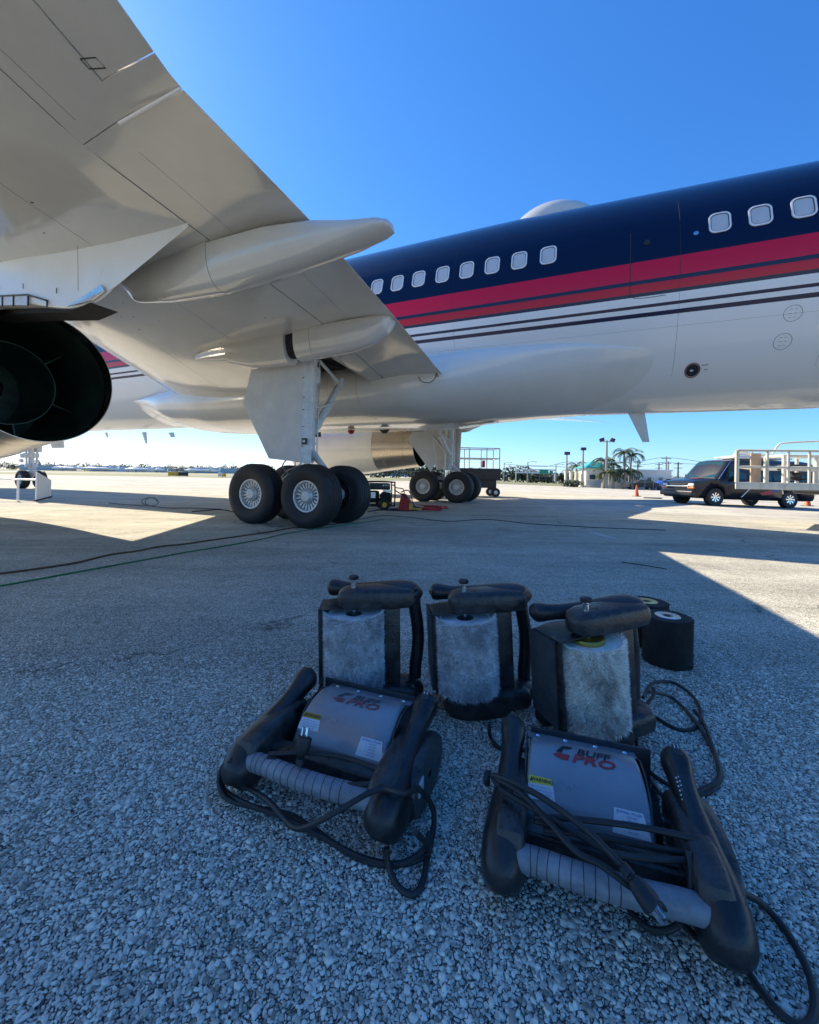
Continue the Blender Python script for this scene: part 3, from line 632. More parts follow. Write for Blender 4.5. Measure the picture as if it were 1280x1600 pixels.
# engines
def engine(sd):
    l0, z0 = 6.42, 2.09
    def cl(prof, name, m, par=plane, n=72): b = MB(); b.lathe(prof, (0, sd*l0, z0), (-1, 0, 0), n); return b.build(name, M[m], par)
    cow = cl([(-8.15, .98), (-8.28, 1.06), (-8.2, 1.13), (-7.9, 1.2), (-7, 1.29), (-6, 1.3), (-5.2, 1.25), (-4.4, 1.16), (-3.9, 1.1), (-3.9, 1.06)], 'engine_cowl', 'white_paint')
    cl([(-8.15, .98), (-7.8, .93), (-7.3, 1.0)], 'intake_duct', 'steel', cow)
    cl([(-7.3, 1.0), (-7.3, .3), (-7.6, .2), (-7.9, .02)], 'fan', 'dark', cow)
    cl([(-3.895, 1.085), (-3.4, 1.02), (-2.9, .96), (-2.55, .918)], 'exhaust_ring', 'nozzle', cow)
    cl([(-2.545, .917), (-2.3, .895), (-2.1, .872), (-2.1, .862), (-2.3, .88), (-3.0, .90)], 'exhaust_lip', 'nozzle', cow)
    cl([(-2.3, .872), (-3.0, .89), (-4.3, .93), (-4.3, .1)], 'exhaust_duct', 'nozzle_in', cow)
    cl([(-3.1, .60), (-3.1, .585), (-4.3, .62), (-4.3, .64), (-3.1, .60)], 'core_cowl', 'nozzle_in', cow)
    cl([(-3.3, .02), (-3.5, .12), (-3.9, .26), (-4.3, .32)], 'exhaust_cone', 'nozzle_in', cow)
    for k in range(6):
        t = 2*math.pi*k/6+.35; b = MB(); c, s_ = math.cos(t), math.sin(t)
        b.box((3.4, sd*l0+c*.74, z0+s_*.74), (.5, .3, .02), Matrix.Rotation(t, 3, 'X')); b.build('duct_strut', M['steel'] if k == 5 else M['nozzle_in'], cow)
    # pylon: slab side rising to the wing, ending in the aft fairing
    def pz(a): c = aLE(l0)-aTE(l0); return wz(6.55, min(1, max(0.02, (aLE(6.55)-a)/(aLE(6.55)-aTE(6.55)))))+.05
    secs = [(-1.1, .012, pz(-1.1)-.075), (-.6, .06, 2.98), (-.01, .10, 2.74), (.18, .12, 2.66), (.5, .14, 2.64), (.8, .16, 2.66), (1.4, .22, 2.80), (2.0, .24, 2.88), (3.0, .26, 3.0), (4.6, .24, 3.25), (5.4, .16, 3.3), (6.1, .03, 3.3)]
    rings = []
    for a, hw, zb in dens(secs, 4):
        zt = max(pz(a), zb+.05) if a < 4.3 else zb+.3; v_ = lerp(a, [.2, 1.4], [1, 0])
        lo = sd*6.66; oo = sd*hw
        rings.append([(a, lo+oo, zt), (a, lo+oo, zb+.02), (a, lo+oo*.93, zb), (a, lo+oo*lerp(v_, [0, 1], [-.9, .6]), zb+.03*v_), (a, lo-oo, zb+.03+.75*v_*(zt-zb)), (a, lo-oo, zt)])
    b = MB(); b.loft(rings); py_ = b.build('engine_pylon', M['pale_paint'], plane, smooth=25)
    for a in (.45, 1.15): MB().tube([(a, sd*(6.62+.2), 2.80), (a-.02, sd*(6.62+.22), 3.28)], .002, 5).build('skin_joint', M['seam'], py_)
    # dark heat shield and louvre box between pylon and nozzle
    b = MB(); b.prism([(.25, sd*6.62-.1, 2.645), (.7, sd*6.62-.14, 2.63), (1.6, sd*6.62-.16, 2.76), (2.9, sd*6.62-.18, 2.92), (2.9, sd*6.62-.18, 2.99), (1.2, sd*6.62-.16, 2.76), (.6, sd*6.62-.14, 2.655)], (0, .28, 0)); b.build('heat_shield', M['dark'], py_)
    if sd > 0:
        fx = lambda a: 6.66+lerp(a, [-.01, .18, .5, .8, 1.4, 2, 3], [.1, .12, .14, .16, .22, .24, .26])+.012
        zb_ = lambda a: lerp(a, [-.01, .18, .5, .8, 1.4, 2.0, 3.0], [2.74, 2.66, 2.64, 2.66, 2.80, 2.88, 3.0])+.02
        for a0, a1 in ((2.14, 1.9), (1.89, 1.65), (1.64, 1.36)):
            b = MB(); b.add([(a0, fx(a0), zb_(a0)-.05), (a1, fx(a1), zb_(a1)-.05), (a1, fx(a1), zb_(a1)+.06), (a0, fx(a0), zb_(a0)+.06)], [(0, 1, 2, 3)]); b.build('louvre', M['gear_paint'], py_)
        b = MB()
        for a in (2.16, 1.895, 1.645, 1.34, 1.0): b.box((a, fx(a)+.004, zb_(a)+.005), (.018, .012, .13 if a > 1.1 else .07))
        b.tube([(2.17, fx(2.17)+.005, zb_(2.17)+.065), (1.34, fx(1.34)+.005, zb_(1.34)+.07), (1.0, fx(1)+.005, zb_(1)+.04)], .011, 6)
        b.build('louvre_frame', M['black_frame'], py_)
        b = MB(); b.prism([(.62, fx(.62)+.01, 2.645), (.20, fx(.2)+.01, 2.655), (.02, fx(0)+.01, 2.73), (.06, fx(.1)+.01, 2.80), (.45, fx(.5)+.01, 2.70)], (0, .012, 0)); b.build('heat_stained_edge', M['steel'], py_, smooth=0)
        for a in (2.0, 1.45, .85): MB().box((a, fx(a), zb_(a)+.17), (.006, .006, .06)).build('vent_slot', M['seam'], py_)
engine(1); engine(-1)

# landing gear
def tyre_prof(r, wd, rim_r):
    h = wd/2; P = [(-h*.62, rim_r), (-h*.80, rim_r+.02), (-h*.97, rim_r+(r-rim_r)*.38), (-h, rim_r+(r-rim_r)*.55), (-h*.93, r-.055), (-h*.78, r-.018), (-h*.66, r-.006)]
    out = P[:]
    for gx_ in (-.48, -.17, .17, .48):
        out += [(h*(gx_-.045), r-.001), (h*(gx_-.035), r-.012), (h*(gx_+.035), r-.012), (h*(gx_+.045), r-.001)]
    out += [(-a, b_) for a, b_ in reversed(P)]
    return out
def wheel_meshes(r, wd, rim_r, nsp, key):
    t = MB().lathe(tyre_prof(r, wd, rim_r), (0, 0, 0), (0, 1, 0), 72).mesh('tyre', M['tyre'])
    b = MB(); h = wd/2
    b.lathe([(h*.62, rim_r+.008), (h*.74, rim_r+.004), (h*.72, rim_r-.022), (h*.45, rim_r-.035), (-h*.6, rim_r-.03)], (0,0,0), (0,1,0), 60)
    b.lathe([(h*.30, .13*rim_r/.24), (h*.62, .115*rim_r/.24), (h*.72, .09*rim_r/.24), (h*.80, .075*rim_r/.24), (h*.82, .001)], (0,0,0), (0,1,0), 40)
    for k in range(nsp):
        q = 2*math.pi*k/nsp; r0, r1 = rim_r*.45, rim_r*.90; m_ = Matrix.Rotation(q, 3, 'Y')
        wi, wo = rim_r*.045, rim_r*.085
        vs = [m_ @ Vector(v) for v in ((r0, h*.46, -wi), (r0, h*.46, wi), (r1, h*.50, wo), (r1, h*.50, -wo), (r0, h*.2, -wi), (r0, h*.2, wi), (r1, h*.2, wo), (r1, h*.2, -wo))]
        b.add(vs, [(0,1,2,3), (0,4,5,1), (1,5,6,2), (2,6,7,3), (3,7,4,0)])
    b.lathe([(h*.40, rim_r*.86), (h*.50, rim_r*.88), (h*.50, rim_r*.97)], (0,0,0), (0,1,0), 48)
    rim = b.mesh('wheel_rim', M['rim'])
    d = MB().lathe([(h*.1, .001), (h*.1, rim_r*.95)], (0,0,0), (0,1,0), 32); d.lathe([(-h*.3, .001), (-h*.3, rim_r*.95)], (0,0,0), (0,1,0), 32)
    for k in range(9):
        q = 2*math.pi*k/9; d.box((math.cos(q)*rim_r*.62, -h*.5, math.sin(q)*rim_r*.62), (.05, .07, .05))
    return t, rim, d.mesh('brake_pack', M['dark'])
MW = wheel_meshes(.508, .37, .245, 20, 'm'); NW = wheel_meshes(.394, .30, .19, 12, 'n')
BR = MB().lathe([(-.22, .14), (-.14, .15), (-.13, .11), (.13, .11)], (0,0,0), (0,1,0), 30)
for k in range(7):
    q = 2*math.pi*k/7; BR.lathe([(-.26, .001), (-.255, .03), (-.2, .035), (-.1, .035)], (math.cos(q)*.10, 0, math.sin(q)*.10), (0,1,0), 14)
BRM = BR.mesh('brake_pistons', M['gear_paint'])
def put_wheel(par, meshes, loc, out):
    for me, nm in zip(meshes, ('tyre', 'wheel_rim', 'brake_pack')):
        o = bpy.data.objects.new(nm, me); col.objects.link(o); o.parent = par; o.location = loc
        o.rotation_euler = (0, random.uniform(0, 3), 0 if out > 0 else math.pi)
        if out < 0: o.rotation_euler = (0, 0, math.pi)
def main_gear(sd):
    gr = empty('main_landing_gear', (0, sd*3.66, 0)); gr.parent = plane
    for a in (-.58, .58):
        for s_ in (-1, 1):
            put_wheel(gr, MW, (a, s_*.44, .50), s_)
            o = bpy.data.objects.new('brake_pistons', BRM); col.objects.link(o); o.parent = gr; o.location = (a, s_*.22, .5); o.rotation_euler = (0, 0, 0 if s_ > 0 else math.pi)
        MB().tube([(a, -.5, .5), (a, .5, .5)], .055, 16).build('axle', M['steel'], gr)
    MB().tube([(-.62, 0, .52), (-.3, 0, .53), (.3, 0, .53), (.62, 0, .52)], [.085, .1, .1, .085], 20).build('bogie_beam', M['gear_paint'], gr)
    MB().tube([(-.05, 0, .5), (-.08, 0, 1.15)], .085, 24).build('piston', M['chrome'], gr)
    b = MB(); b.tube([(-.08, 0, 1.05), (-.08, 0, 1.12), (-.10, 0, 1.14), (-.14, 0, 2.9)], [.16, .16, .145, .145], 28)
    b.tube([(-.12, 0, 2.0), (-.12, 0, 2.03)], .165, 28); b.tube([(-.11, 0, 1.35), (-.11, 0, 1.39)], .165, 28)
    b.box((-.12, .0, 2.55), (.34, .3, .3), bev=.04); b.build('strut', M['gear_paint'], gr)
    # torque links behind the strut
    b = MB(); b.tube([(-.24, 0, 1.2), (-.52, 0, .95)], [.07, .035], 10); b.tube([(-.52, 0, .95), (-.18, 0, .62)], [.035, .06], 10); b.build('torque_link', M['gear_paint'], gr)
    # side brace up to the fuselage side of the well
    b = MB(); b.tube([(-.14, -sd*.1, 1.55), (-.0, -sd*1.1, 2.62)], [.06, .055], 14); b.tube([(-.14, -sd*.1, 1.55), (-.05, -sd*.7, 2.15)], .075, 14); b.box((-.0, -sd*1.1, 2.66), (.16, .12, .2), bev=.02)
    b.tube([(-.18, -sd*.2, 2.0), (-.12, -sd*.75, 2.2)], .02, 8); b.tube([(0, -sd*1.1, 2.66), (-.1, -sd*.3, 2.9)], .03, 8); b.build('side_brace', M['gear_paint'], gr)
    b = MB(); b.tube([(.9, 0, 2.7), (-.05, 0, 1.6)], .05, 12); b.build('drag_brace', M['gear_paint'], gr)
    # hydraulic lines
    b = MB()
    for i in range(9):
        y0 = random.uniform(-.1, .1); x0 = random.uniform(-.26, .02)
        b.tube(smooth_path([(x0, y0+sd*.12, 1.25), (x0+random.uniform(-.2, .25), y0+sd*.2, 1.0), (random.uniform(-.3, .3), y0+sd*.12, .85), (random.choice((-.5, .5)), y0, .68)]), .011, 6)
    for y0 in (.10, .13, -.1): b.tube([(-.26, sd*y0, 1.2), (-.28, sd*y0, 2.8)], .012, 6)
    for z in (1.3, 1.7, 2.1, 2.5): b.box((-.27, sd*.10, z), (.03, .09, .03))
    b.box((-.02, sd*.12, .86), (.16, .12, .12), bev=.02); b.box((.16, sd*.1, .76), (.14, .1, .1), bev=.02); b.box((-.28, sd*.1, .8), (.1, .1, .12), bev=.02)
    b.build('hydraulic_lines', M['steel'], gr)
    # big outboard leg door
    l_ = sd*.33; P = [(.86, l_, 2.66), (-.30, l_, 2.70), (-.26, l_, 1.04), (.42, l_, 1.10), (1.04, l_, 2.08)]
    b = MB(); b.prism(P, (0, -sd*.035, 0)); d = b.build('gear_door', M['door_paint'], gr, smooth=0)
    b = MB(); b.prism([(-.305, l_+sd*.004, 2.70), (-.265, l_+sd*.004, 1.03), (-.40, l_-sd*.07, 1.03), (-.46, l_-sd*.07, 2.70)], (0, -sd*.03, 0))
    b.build('door_hinge_strip', M['gear_paint'], d, smooth=0)
    b = MB()
    for z in (1.3, 1.62, 1.9, 2.1, 2.42): b.box((-.31+.02*random.random(), l_+sd*.002, z), (.035, .012, .010))
    b.box((-.34, l_+sd*.004, 1.38), (.10, .02, .1)); b.build('placards', M['black_frame'], d)
    MB().box((-.34, l_+sd*.016, 1.38), (.05, .012, .04)).build('placard_print', M['label'], d)
    return gr
main_gear(1); mg = main_gear(-1)
# inner gear-bay doors hanging on the right gear, seen from inside
MB().prism([(1.05, .62, 2.15), (.95, .62, 2.3), (.25, .62, 2.3), (.10, .62, 1.3), (.28, .62, .98), (1.12, .62, 2.05)], (0, .03, 0)).build('bay_door', M['door_paint'], mg, smooth=0)
# nose gear
ng = empty('nose_landing_gear', (18.0, 0, 0)); ng.parent = plane
for s_ in (-1, 1): put_wheel(ng, NW, (0, s_*.30, .394), s_)
MB().tube([(0, -.35, .394), (0, .35, .394)], .045, 14).build('axle', M['steel'], ng)
b = MB(); b.tube([(0, 0, .35), (.02, 0, .9)], .06, 18); b.tube([(.02, 0, .85), (.05, 0, 2.5)], .105, 20); b.box((.02, 0, 1.0), (.2, .42, .14), bev=.03); b.box((.04, 0, 1.45), (.26, .5, .2), bev=.03); b.box((.0, .3, 1.42), (.2, .16, .18), bev=.03)
b.tube([(.05, 0, 1.5), (1.2, 0, 2.3)], .05, 10); b.box((.0, -.22, 1.75), (.3, .2, .3), bev=.04); b.box((.1, .2, 1.9), (.24, .22, .26), bev=.04); b.tube([(.0, .17, 1.0), (.0, .2, 1.8)], .04, 8); b.tube([(.0, -.17, 1.0), (.0, -.2, 1.8)], .04, 8); b.box((.0, 0, .72), (.16, .2, .12), bev=.02); b.build('strut', M['gear_paint'], ng)
MB().tube([(-.12, 0, 1.05), (-.4, 0, .75), (-.1, 0, .5)], [.05, .03, .05], 10).build('torque_link', M['gear_paint'], ng)
b = MB(); b.lathe([(0, .001), (0, .09), (-.06, .07)], (.2, .28, 1.2), (1, 0, 0), 20); b.lathe([(0, .001), (0, .09), (-.06, .07)], (.2, -.28, 1.2), (1, 0, 0), 20); b.build('taxi_light', M['chrome'], ng)
for s_ in (-1, 1): MB().prism([(-.3, s_*.45, 2.25), (-1.5, s_*.45, 2.25), (-1.4, s_*.55, 1.8), (-.4, s_*.55, 1.8)], (0, s_*.02, 0)).build('bay_door', M['white_paint'], ng, smooth=0)
# tail surfaces (outside the frame, they throw the airliner's shadow)
b = MB(); b.loft([[(-15.5, .25, 5.6), (-19, .3, 5.6), (-22.5, .05, 5.6), (-19, -.3, 5.6)], [(-22.5, .08, 13.3), (-23.6, .1, 13.3), (-25, .02, 13.3), (-23.6, -.1, 13.3)]]); b.build('tail_fin', M['livery'], plane, smooth=0)
for s_ in (-1, 1):
    b = MB(); b.loft([[(-17.5, s_*.6, 5.0), (-19.5, s_*.6, 5.2), (-22, s_*.6, 5.0), (-19.5, s_*.6, 4.85)], [(-22, s_*7.6, 5.9), (-22.8, s_*7.6, 5.98), (-23.8, s_*7.6, 5.9), (-22.8, s_*7.6, 5.84)]]); b.build('tailplane', M['wing_paint'], plane, smooth=0)

#@@MACHINES

# ------------------------------------------------------------------ the buffing machines
def sec_ring(c, t, up, hw, hh, n=20, e=.85):
    """rounded cross-section at c, across the path direction t"""
    t = Vector(t).normalized(); side = t.cross(Vector(up)).normalized(); u2 = side.cross(t); out = []
    for k in range(n):
        q = 2*math.pi*k/n; cq, sq = math.cos(q), math.sin(q)
        out.append(Vector(c) + side*hw*math.copysign(abs(cq)**e, cq) + u2*hh*math.copysign(abs(sq)**e, sq))
    return out
def spine(pts, k=5):
    """pts: x,y,z,hw,hh smoothed"""
    P = smooth_path([p[:3] for p in pts], k); W_ = smooth_path([(p[3], p[4], 0) for p in pts], k); return P, W_
def bulb(pts, n=22, e=.85):
    P, W_ = spine(pts); rings = []
    for i, p in enumerate(P):
        t = P[min(i+1, len(P)-1)] - P[max(i-1, 0)]
        rings.append(sec_ring(p, t, (0, 0, 1), max(.001, W_[i].x), max(.001, W_[i].y), n, e))
    return MB().loft(rings)
HP = [(.300, .190), (.268, .196)]                                       # bolt strip
HC = [(.264, .160), (.255, .170), (.238, .177), (.215, .180), (.19, .178), (.165, .172), (.14, .160), (.12, .145), (.100, .124), (.086, .100), (.077, .080)]
HCs = smooth_path([(0, y, z) for y, z in HC], 5)
hlen = [0.0]
for i in range(1, len(HCs)): hlen.append(hlen[-1] + (HCs[i]-HCs[i-1]).length)
def hood_pt(x, d, off=.0):
    """point on the hood skin, d metres down from its upper edge"""
    y = lerp(d, hlen, [p.y for p in HCs]); z = lerp(d, hlen, [p.z for p in HCs])
    y2 = lerp(d+.004, hlen, [p.y for p in HCs]); z2 = lerp(d+.004, hlen, [p.z for p in HCs])
    t = Vector((0, y2-y, z2-z)); nrm = Vector((0, -t.z, t.y)).normalized()
    if nrm.z < 0 and nrm.y > 0: nrm = -nrm
    nrm = Vector((0, t.z, -t.y)).normalized(); 
    if nrm.z < 0: nrm = -nrm
    return Vector((x, y, z)) + nrm*off
def hood_text(par, s, x, d, size, m, shear=0.0, bold=.0, off=.0016, sx=1.0, spacing=1.0, name='lettering'):
    me = text_mesh(s, size, shear, bold, spacing)
    for v in me.vertices: v.co = hood_pt(x + v.co.x*sx, d - v.co.y, off)
    me.materials.append(M[m]); o = bpy.data.objects.new(name, me); col.objects.link(o); o.parent = par; return o
def hood_patch(par, poly, m, name, off=.0009):
    """flat sticker following the hood; poly in (x, d)"""
    cx = sum(p[0] for p in poly)/len(poly); b = MB(); rows = []
    # two rails: left and right, given as quad corners UL, UR, LR, LL
    (a, b_, c, d) = poly
    for i in range(9):
        t = i/8; L_ = (a[0]+(d[0]-a[0])*t, a[1]+(d[1]-a[1])*t); R_ = (b_[0]+(c[0]-b_[0])*t, b_[1]+(c[1]-b_[1])*t)
        rows.append([hood_pt(L_[0]+(R_[0]-L_[0])*j/6, L_[1]+(R_[1]-L_[1])*j/6, off) for j in range(7)])
    b.loft(rows, cap=False, closed=False); return b.build(name, M[m], par)

def fur_sleeve(length, r, mkey, n=26000, blade=.011):
    """thousands of short hairs leaning off a cylinder along x"""
    th = rng.uniform(0, 2*np.pi, n); x = rng.uniform(-length/2, length/2, n)
    edge = rng.random(n) < .06; x[edge] = np.sign(rng.uniform(-1, 1, edge.sum()))*length/2
    ny, nz = np.cos(th), np.sin(th); tx, tt = rng.normal(0, .45, n)-.15, rng.normal(0, .5, n)
    clump = .5*np.sin(x*90+np.sin(th*7)*2) + .45*np.sin(th*13+x*40); tt = tt+clump; tx = tx+.4*np.sin(th*17+x*55); 
    ty, tz = -nz*tt, ny*tt
    L_ = blade*rng.uniform(.6, 1.3, n); L_[edge] *= 1.2; tx[edge] += np.sign(x[edge])*.9
    p0 = np.stack([x, ny*r, nz*r], -1); d1 = np.stack([tx*.5, ny+ty*.4, nz+tz*.4], -1); d2 = np.stack([tx, ny*.55+ty, nz*.55+tz], -1)
    d1 /= np.linalg.norm(d1, axis=1, keepdims=True); d2 /= np.linalg.norm(d2, axis=1, keepdims=True)
    wv = np.cross(d1, rng.normal(0, 1, (n, 3))); wv /= np.linalg.norm(wv, axis=1, keepdims=True); wv *= .0010
    p1 = p0 + d1*L_[:, None]*.55; p2 = p1 + d2*L_[:, None]*.6
    V = np.stack([p0-wv, p0+wv, p1+wv*.8, p1-wv*.8, p2], 1).reshape(-1, 3); o = np.arange(n)*5
    me = bpy.data.meshes.new('fur')
    lv = np.stack([o, o+1, o+2, o+3, o+3, o+2, o+4], 1).ravel(); me.vertices.add(len(V)); me.vertices.foreach_set('co', V.ravel().astype(np.float32))
    me.loops.add(len(lv)); me.loops.foreach_set('vertex_index', lv.astype(np.int32))
    ls = np.stack([np.arange(n)*7, np.arange(n)*7+4], 1).ravel(); me.polygons.add(2*n); me.polygons.foreach_set('loop_start', ls.astype(np.int32))
    me.update(calc_edges=True); me.validate(); me.materials.append(M[mkey]); return me
FURG = fur_sleeve(.262, .100, 'fur_grey', n=36000, blade=.016); FURP = fur_sleeve(.262, .100, 'fur_pale', n=36000, blade=.014)
FURK = fur_sleeve(.262, .100, 'fur_black', n=9000, blade=.006)
RC = (0, .175, .110)                                                    # roller centre

def machine(loc, rot, label, fur='dark', worn=False, discs=False, grp='buffing machines set out on the apron', taped=False, hx=0.0, scale=(1, 1, 1)):
    RC = (0, .178, .085) if fur == 'dark' else (0, .172, .040); RR = .058 if fur == 'dark' else .097; HW = .128 if fur == 'dark' else .142
    t = empty('buffing_machine', loc, rot, label, 'buffer', grp)
    rb, pl = M['rubber'], M['plastic']; t.scale = scale
    for sx in (-1, 1):
        X = sx*.19
        pts = [(X, -.064, .046, .004, .01), (X, -.060, .050, .030, .038), (X, -.040, .060, .042, .056), (X, -.005, .074, .046, .064), (X, .045, .092, .042, .057), (X, .10, .114, .034, .044), (X, .15, .133, .028, .034), (X, .195, .150, .0255, .029), (X, .228, .163, .028, .031), (X, .252, .173, .032, .034), (X, .273, .178, .028, .029), (X, .286, .179, .004, .006)]
        h = bulb(pts).build('handle', rb, t, smooth=60)
        P_, W_ = spine(pts); b = MB(); b.tube([P_[i] + Vector((0, -.35, .94))*W_[i].y*.985 for i in range(6, len(P_)-6)], .0009, 5); b.build('moulding_line', M['seam'], h)
        for q_, yy in ((.4, 12), (.4, 34)): b = MB(); b.lathe([(0, .0045), (.001, .0042), (.0012, .0001)], P_[yy] + Vector((sx*W_[yy].x*.93, 0, W_[yy].y*.25)), (sx, 0, .25), 12); b.build('screw', M['steel'], h)
        if sx > 0:
            b = MB(); b.box((X, .252, .2075), (.018, .028, .006), Matrix.Rotation(R(18), 3, 'X'), bev=.0015); sw = b.build('switch', pl, h)
            b = MB(); b.box((X-.004, .258, .2125), (.002, .008, .0012), Matrix.Rotation(R(18), 3, 'X')); b.box((X+.004, .258, .2125), (.002, .008, .0012), Matrix.Rotation(R(18), 3, 'X')); b.build('switch_print', M['label'], h, smooth=0)
            b = MB()
            for i in range(4):
                for j in range(6):
                    if (i+j) % 1 == 0: b.lathe([(0, .0018), (.0012, .0016), (.0013, .0001)], (X-.0165+i*.0055, .195-j*.009+i*.002, .1795-j*.0032-abs(i-1.5)*.0016), (0, -.4, .9), 8)
            b.build('vent_holes', M['label'] if not worn else M['worn_ink'], h)
        # rounded gear case that carries the roller axle
        b = MB(); Y = [(-.045, .045, .028), (-.03, .055, .045), (.02, .060, .050), (.10, .062, .050), (.17, .062, .048), (.205, .060, .040), (.225, .055, .026), (.23, .055, .008)]
        rings = []
        for y, z, hh in Y: GW = .034 if fur == 'dark' else .042; rings.append(sec_ring((sx*(.178 if fur == 'dark' else .186), y, z+(.035 if fur == 'dark' else -.008)), (0, 1, 0), (0, 0, 1), GW if 0 < y < .2 else GW*.9*min(1, max(.3, hh/.04)), hh*1.15, 20, .5))
        b.loft(rings); b.build('gear_case', pl, t, smooth=50)
    # bar between the handles
    gp = [(-.165, -.030, .095), (-.12, -.032, .097), (-.06, -.040, .100), (0, -.044, .102), (.06, -.040, .100), (.12, -.032, .097), (.165, -.030, .095)]
    if fur != 'dark': gp = [(x_, y_-.024, z_+.01) for x_, y_, z_ in gp]
    gs = smooth_path(gp, 6); gb = MB().tube(gs, .0235, 24).build('grip_bar', M['grip'] if fur == 'dark' else rb, t)
    b = MB()
    for i in range(3 if not taped else 4, len(gs)-9 if not taped else len(gs)-15, 2 if not taped else 2):
        p, d = gs[i], (gs[i+1]-gs[i]).normalized(); u = d.cross(Vector((0, 0, 1))).normalized(); v = d.cross(u)
        lean = random.uniform(-.06, .06) if taped else .0
        b.tube([p + (u*math.cos(q)+v*math.sin(q))*0.0236 + d*math.cos(q)*lean*.05 for q in [2*math.pi*k/20 for k in range(21)]], .0008, 5, cap=False)
    b.build('grip_winding', M['grip_line'], gb)
    # grey hood with its riveted upper strip
    hw0, hw1 = HW-.006, HW+.004; b = MB(); rows = []
    for i, p in enumerate(HCs):
        f = i/(len(HCs)-1); hw = hw0+(hw1-hw0)*f; rows.append([Vector((hw*u, p.y, p.z - .010*max(0, (abs(u)-.93)/.07)**2)) for u in [-1, -.985, -.96, -.93, -.6, -.2, .2, .6, .93, .96, .985, 1]])
    inner = [[v + Vector((0, .004, -.006)) for v in r] for r in rows]
    b.loft(rows, cap=False, closed=False); b.loft(inner, cap=False, closed=False)
    b.loft([[r[0] for r in rows], [r[0] for r in inner]], cap=False, closed=False); b.loft([[r[-1] for r in rows], [r[-1] for r in inner]], cap=False, closed=False)
    b.loft([rows[-1], inner[-1]], cap=False, closed=False)
    hood = b.build('hood', M['hood'] if fur == 'dark' else M['hood_dark'], t, smooth=50); hood.location.x = hx; KX = HW/.142
    b = MB(); b.box((0, .281, .156), (2*HW+.004, .034, .005), Matrix.Rotation(R(-8), 3, 'X'), bev=.001); st = b.build('rivet_strip', M['hood'] if fur == 'dark' else M['hood_dark'], hood)
    for x in (-.105, -.036, .036, .105): MB().lathe([(0, .0062), (.002, .0058), (.0035, .003), (.0038, .0001)], (x, .281, .1585), (0, -.12, 1), 14).build('rivet', M['chrome'], hood)
    # lip under the hood and the dark body behind it
    MB().box((hx, .071, .078), (2*HW+.01, .012, .022), Matrix.Rotation(R(-20), 3, 'X'), bev=.003).build('front_lip', M['hood_dark'], t)
    b = MB(); b.box((0, .045, .07), (.30, .045, .07), bev=.008); b.build('motor_housing', pl, t)
    b = MB(); b.box((0, .298, .105), (.29, .006, .13)); b.box((0, .282, .045), (.29, .035, .006)); b.build('rear_plate', M['hood_dark'], t)
    b = MB()
    for sx in (-1, 1): b.prism([(sx*.147, .02, .03), (sx*.147, .30, .05), (sx*.147, .30, .19), (sx*.147, .23, .217), (sx*.147, .16, .205), (sx*.147, .09, .12), (sx*.147, .02, .15)], (sx*.004, 0, 0))
    for x_ in (hx-HW-.006, hx+HW+.002):
        if fur == 'dark': pr_ = [(x_, .05, .03), (x_, .29, .04), (x_, .29, .150), (x_, .238, .171), (x_, .19, .171), (x_, .14, .153), (x_, .09, .09), (x_, .05, .08)]
        else: pr_ = [(x_, .015, .03), (x_, .285, .025), (x_, .29, .150), (x_, .238, .168), (x_, .19, .17), (x_, .14, .155), (x_, .015, .14)]
        MB().prism(pr_, (.004, 0, 0)).build('side_plate', pl, t, smooth=0)
    if fur != 'dark':
        MB().box((0, .290, .085), (.30, .006, .13), Matrix.Rotation(R(-3), 3, 'X')).build('rear_wing', pl, t, smooth=0)
        MB().box((0, .034, .09), (.30, .058, .13), bev=.006).build('housing_column', pl, t)
    # drive motor on the right hand end
    mx0 = .205 if fur == 'dark' else .148; b = MB(); rg = []
    for x_, k_ in ((mx0, .1), (mx0, .92), (mx0+.008, 1), (.228, 1), (.240, .93), (.240, .1)):
        rg.append([Vector((x_, .135 + .125*k_*math.copysign(abs(math.cos(q))**.8, math.cos(q)), .072 + .070*k_*(1.25 if fur != 'dark' else 1)*math.copysign(abs(math.sin(q))**.8, math.sin(q)))) for q in [2*math.pi*k/36 for k in range(36)]])
    b.loft(rg, cap=False); mo = b.build('drive_motor', pl, t)
    if fur == 'dark':
        b = MB(); b.box((.2415, .06, .09), (.003, .03, .035)); b.build('motor_sticker', M['label'], mo, smooth=0)
    # plunger knob that releases the roller
    K0 = 0 if fur == 'dark' else .018; b = MB(); b.lathe([(.205+K0, .009), (.232+K0, .009), (.233+K0, .006), (.246+K0, .006)], (0, RC[1], RC[2]), (-1, 0, 0), 18); kn = b.build('plunger_pin', M['chrome'], t)
    b = MB(); b.lathe([(.240+K0, .001), (.240+K0, .016), (.244+K0, .018), (.252+K0, .018), (.256+K0, .013), (.257+K0, .001)], (0, RC[1], RC[2]), (-1, 0, 0), 22); b.build('plunger_knob', pl, kn)
    # roller
    ro = MB().lathe([(-.125, .03), (-.125, RR-.012), (-.131, RR-.008), (-.131, RR), (.131, RR), (.131, RR-.01), (.125, RR-.012), (.125, .03)], RC, (1, 0, 0), 40).build('roller', M[{'dark': 'fur_black', 'grey': 'fur_grey', 'pale': 'fur_pale'}[fur]], t)
    me = {'dark': FURK, 'grey': FURG, 'pale': FURP}[fur]; f = bpy.data.objects.new('fur_sleeve', me); col.objects.link(f); f.parent = ro; f.location = RC; f.rotation_euler = (random.uniform(0, 6), 0, 0); f.scale = (1, RR/.1, RR/.1); f['kind'] = 'stuff'
    if discs: MB().lathe([(-.139, .001), (-.139, .046), (-.135, .050), (-.125, .05)], RC, (1, 0, 0), 36).build('end_disc', M['gold'], ro)
    MB().tube([(-.18, RC[1], RC[2]), (.18, RC[1], RC[2])], .007, 12).build('axle', M['steel'], t)
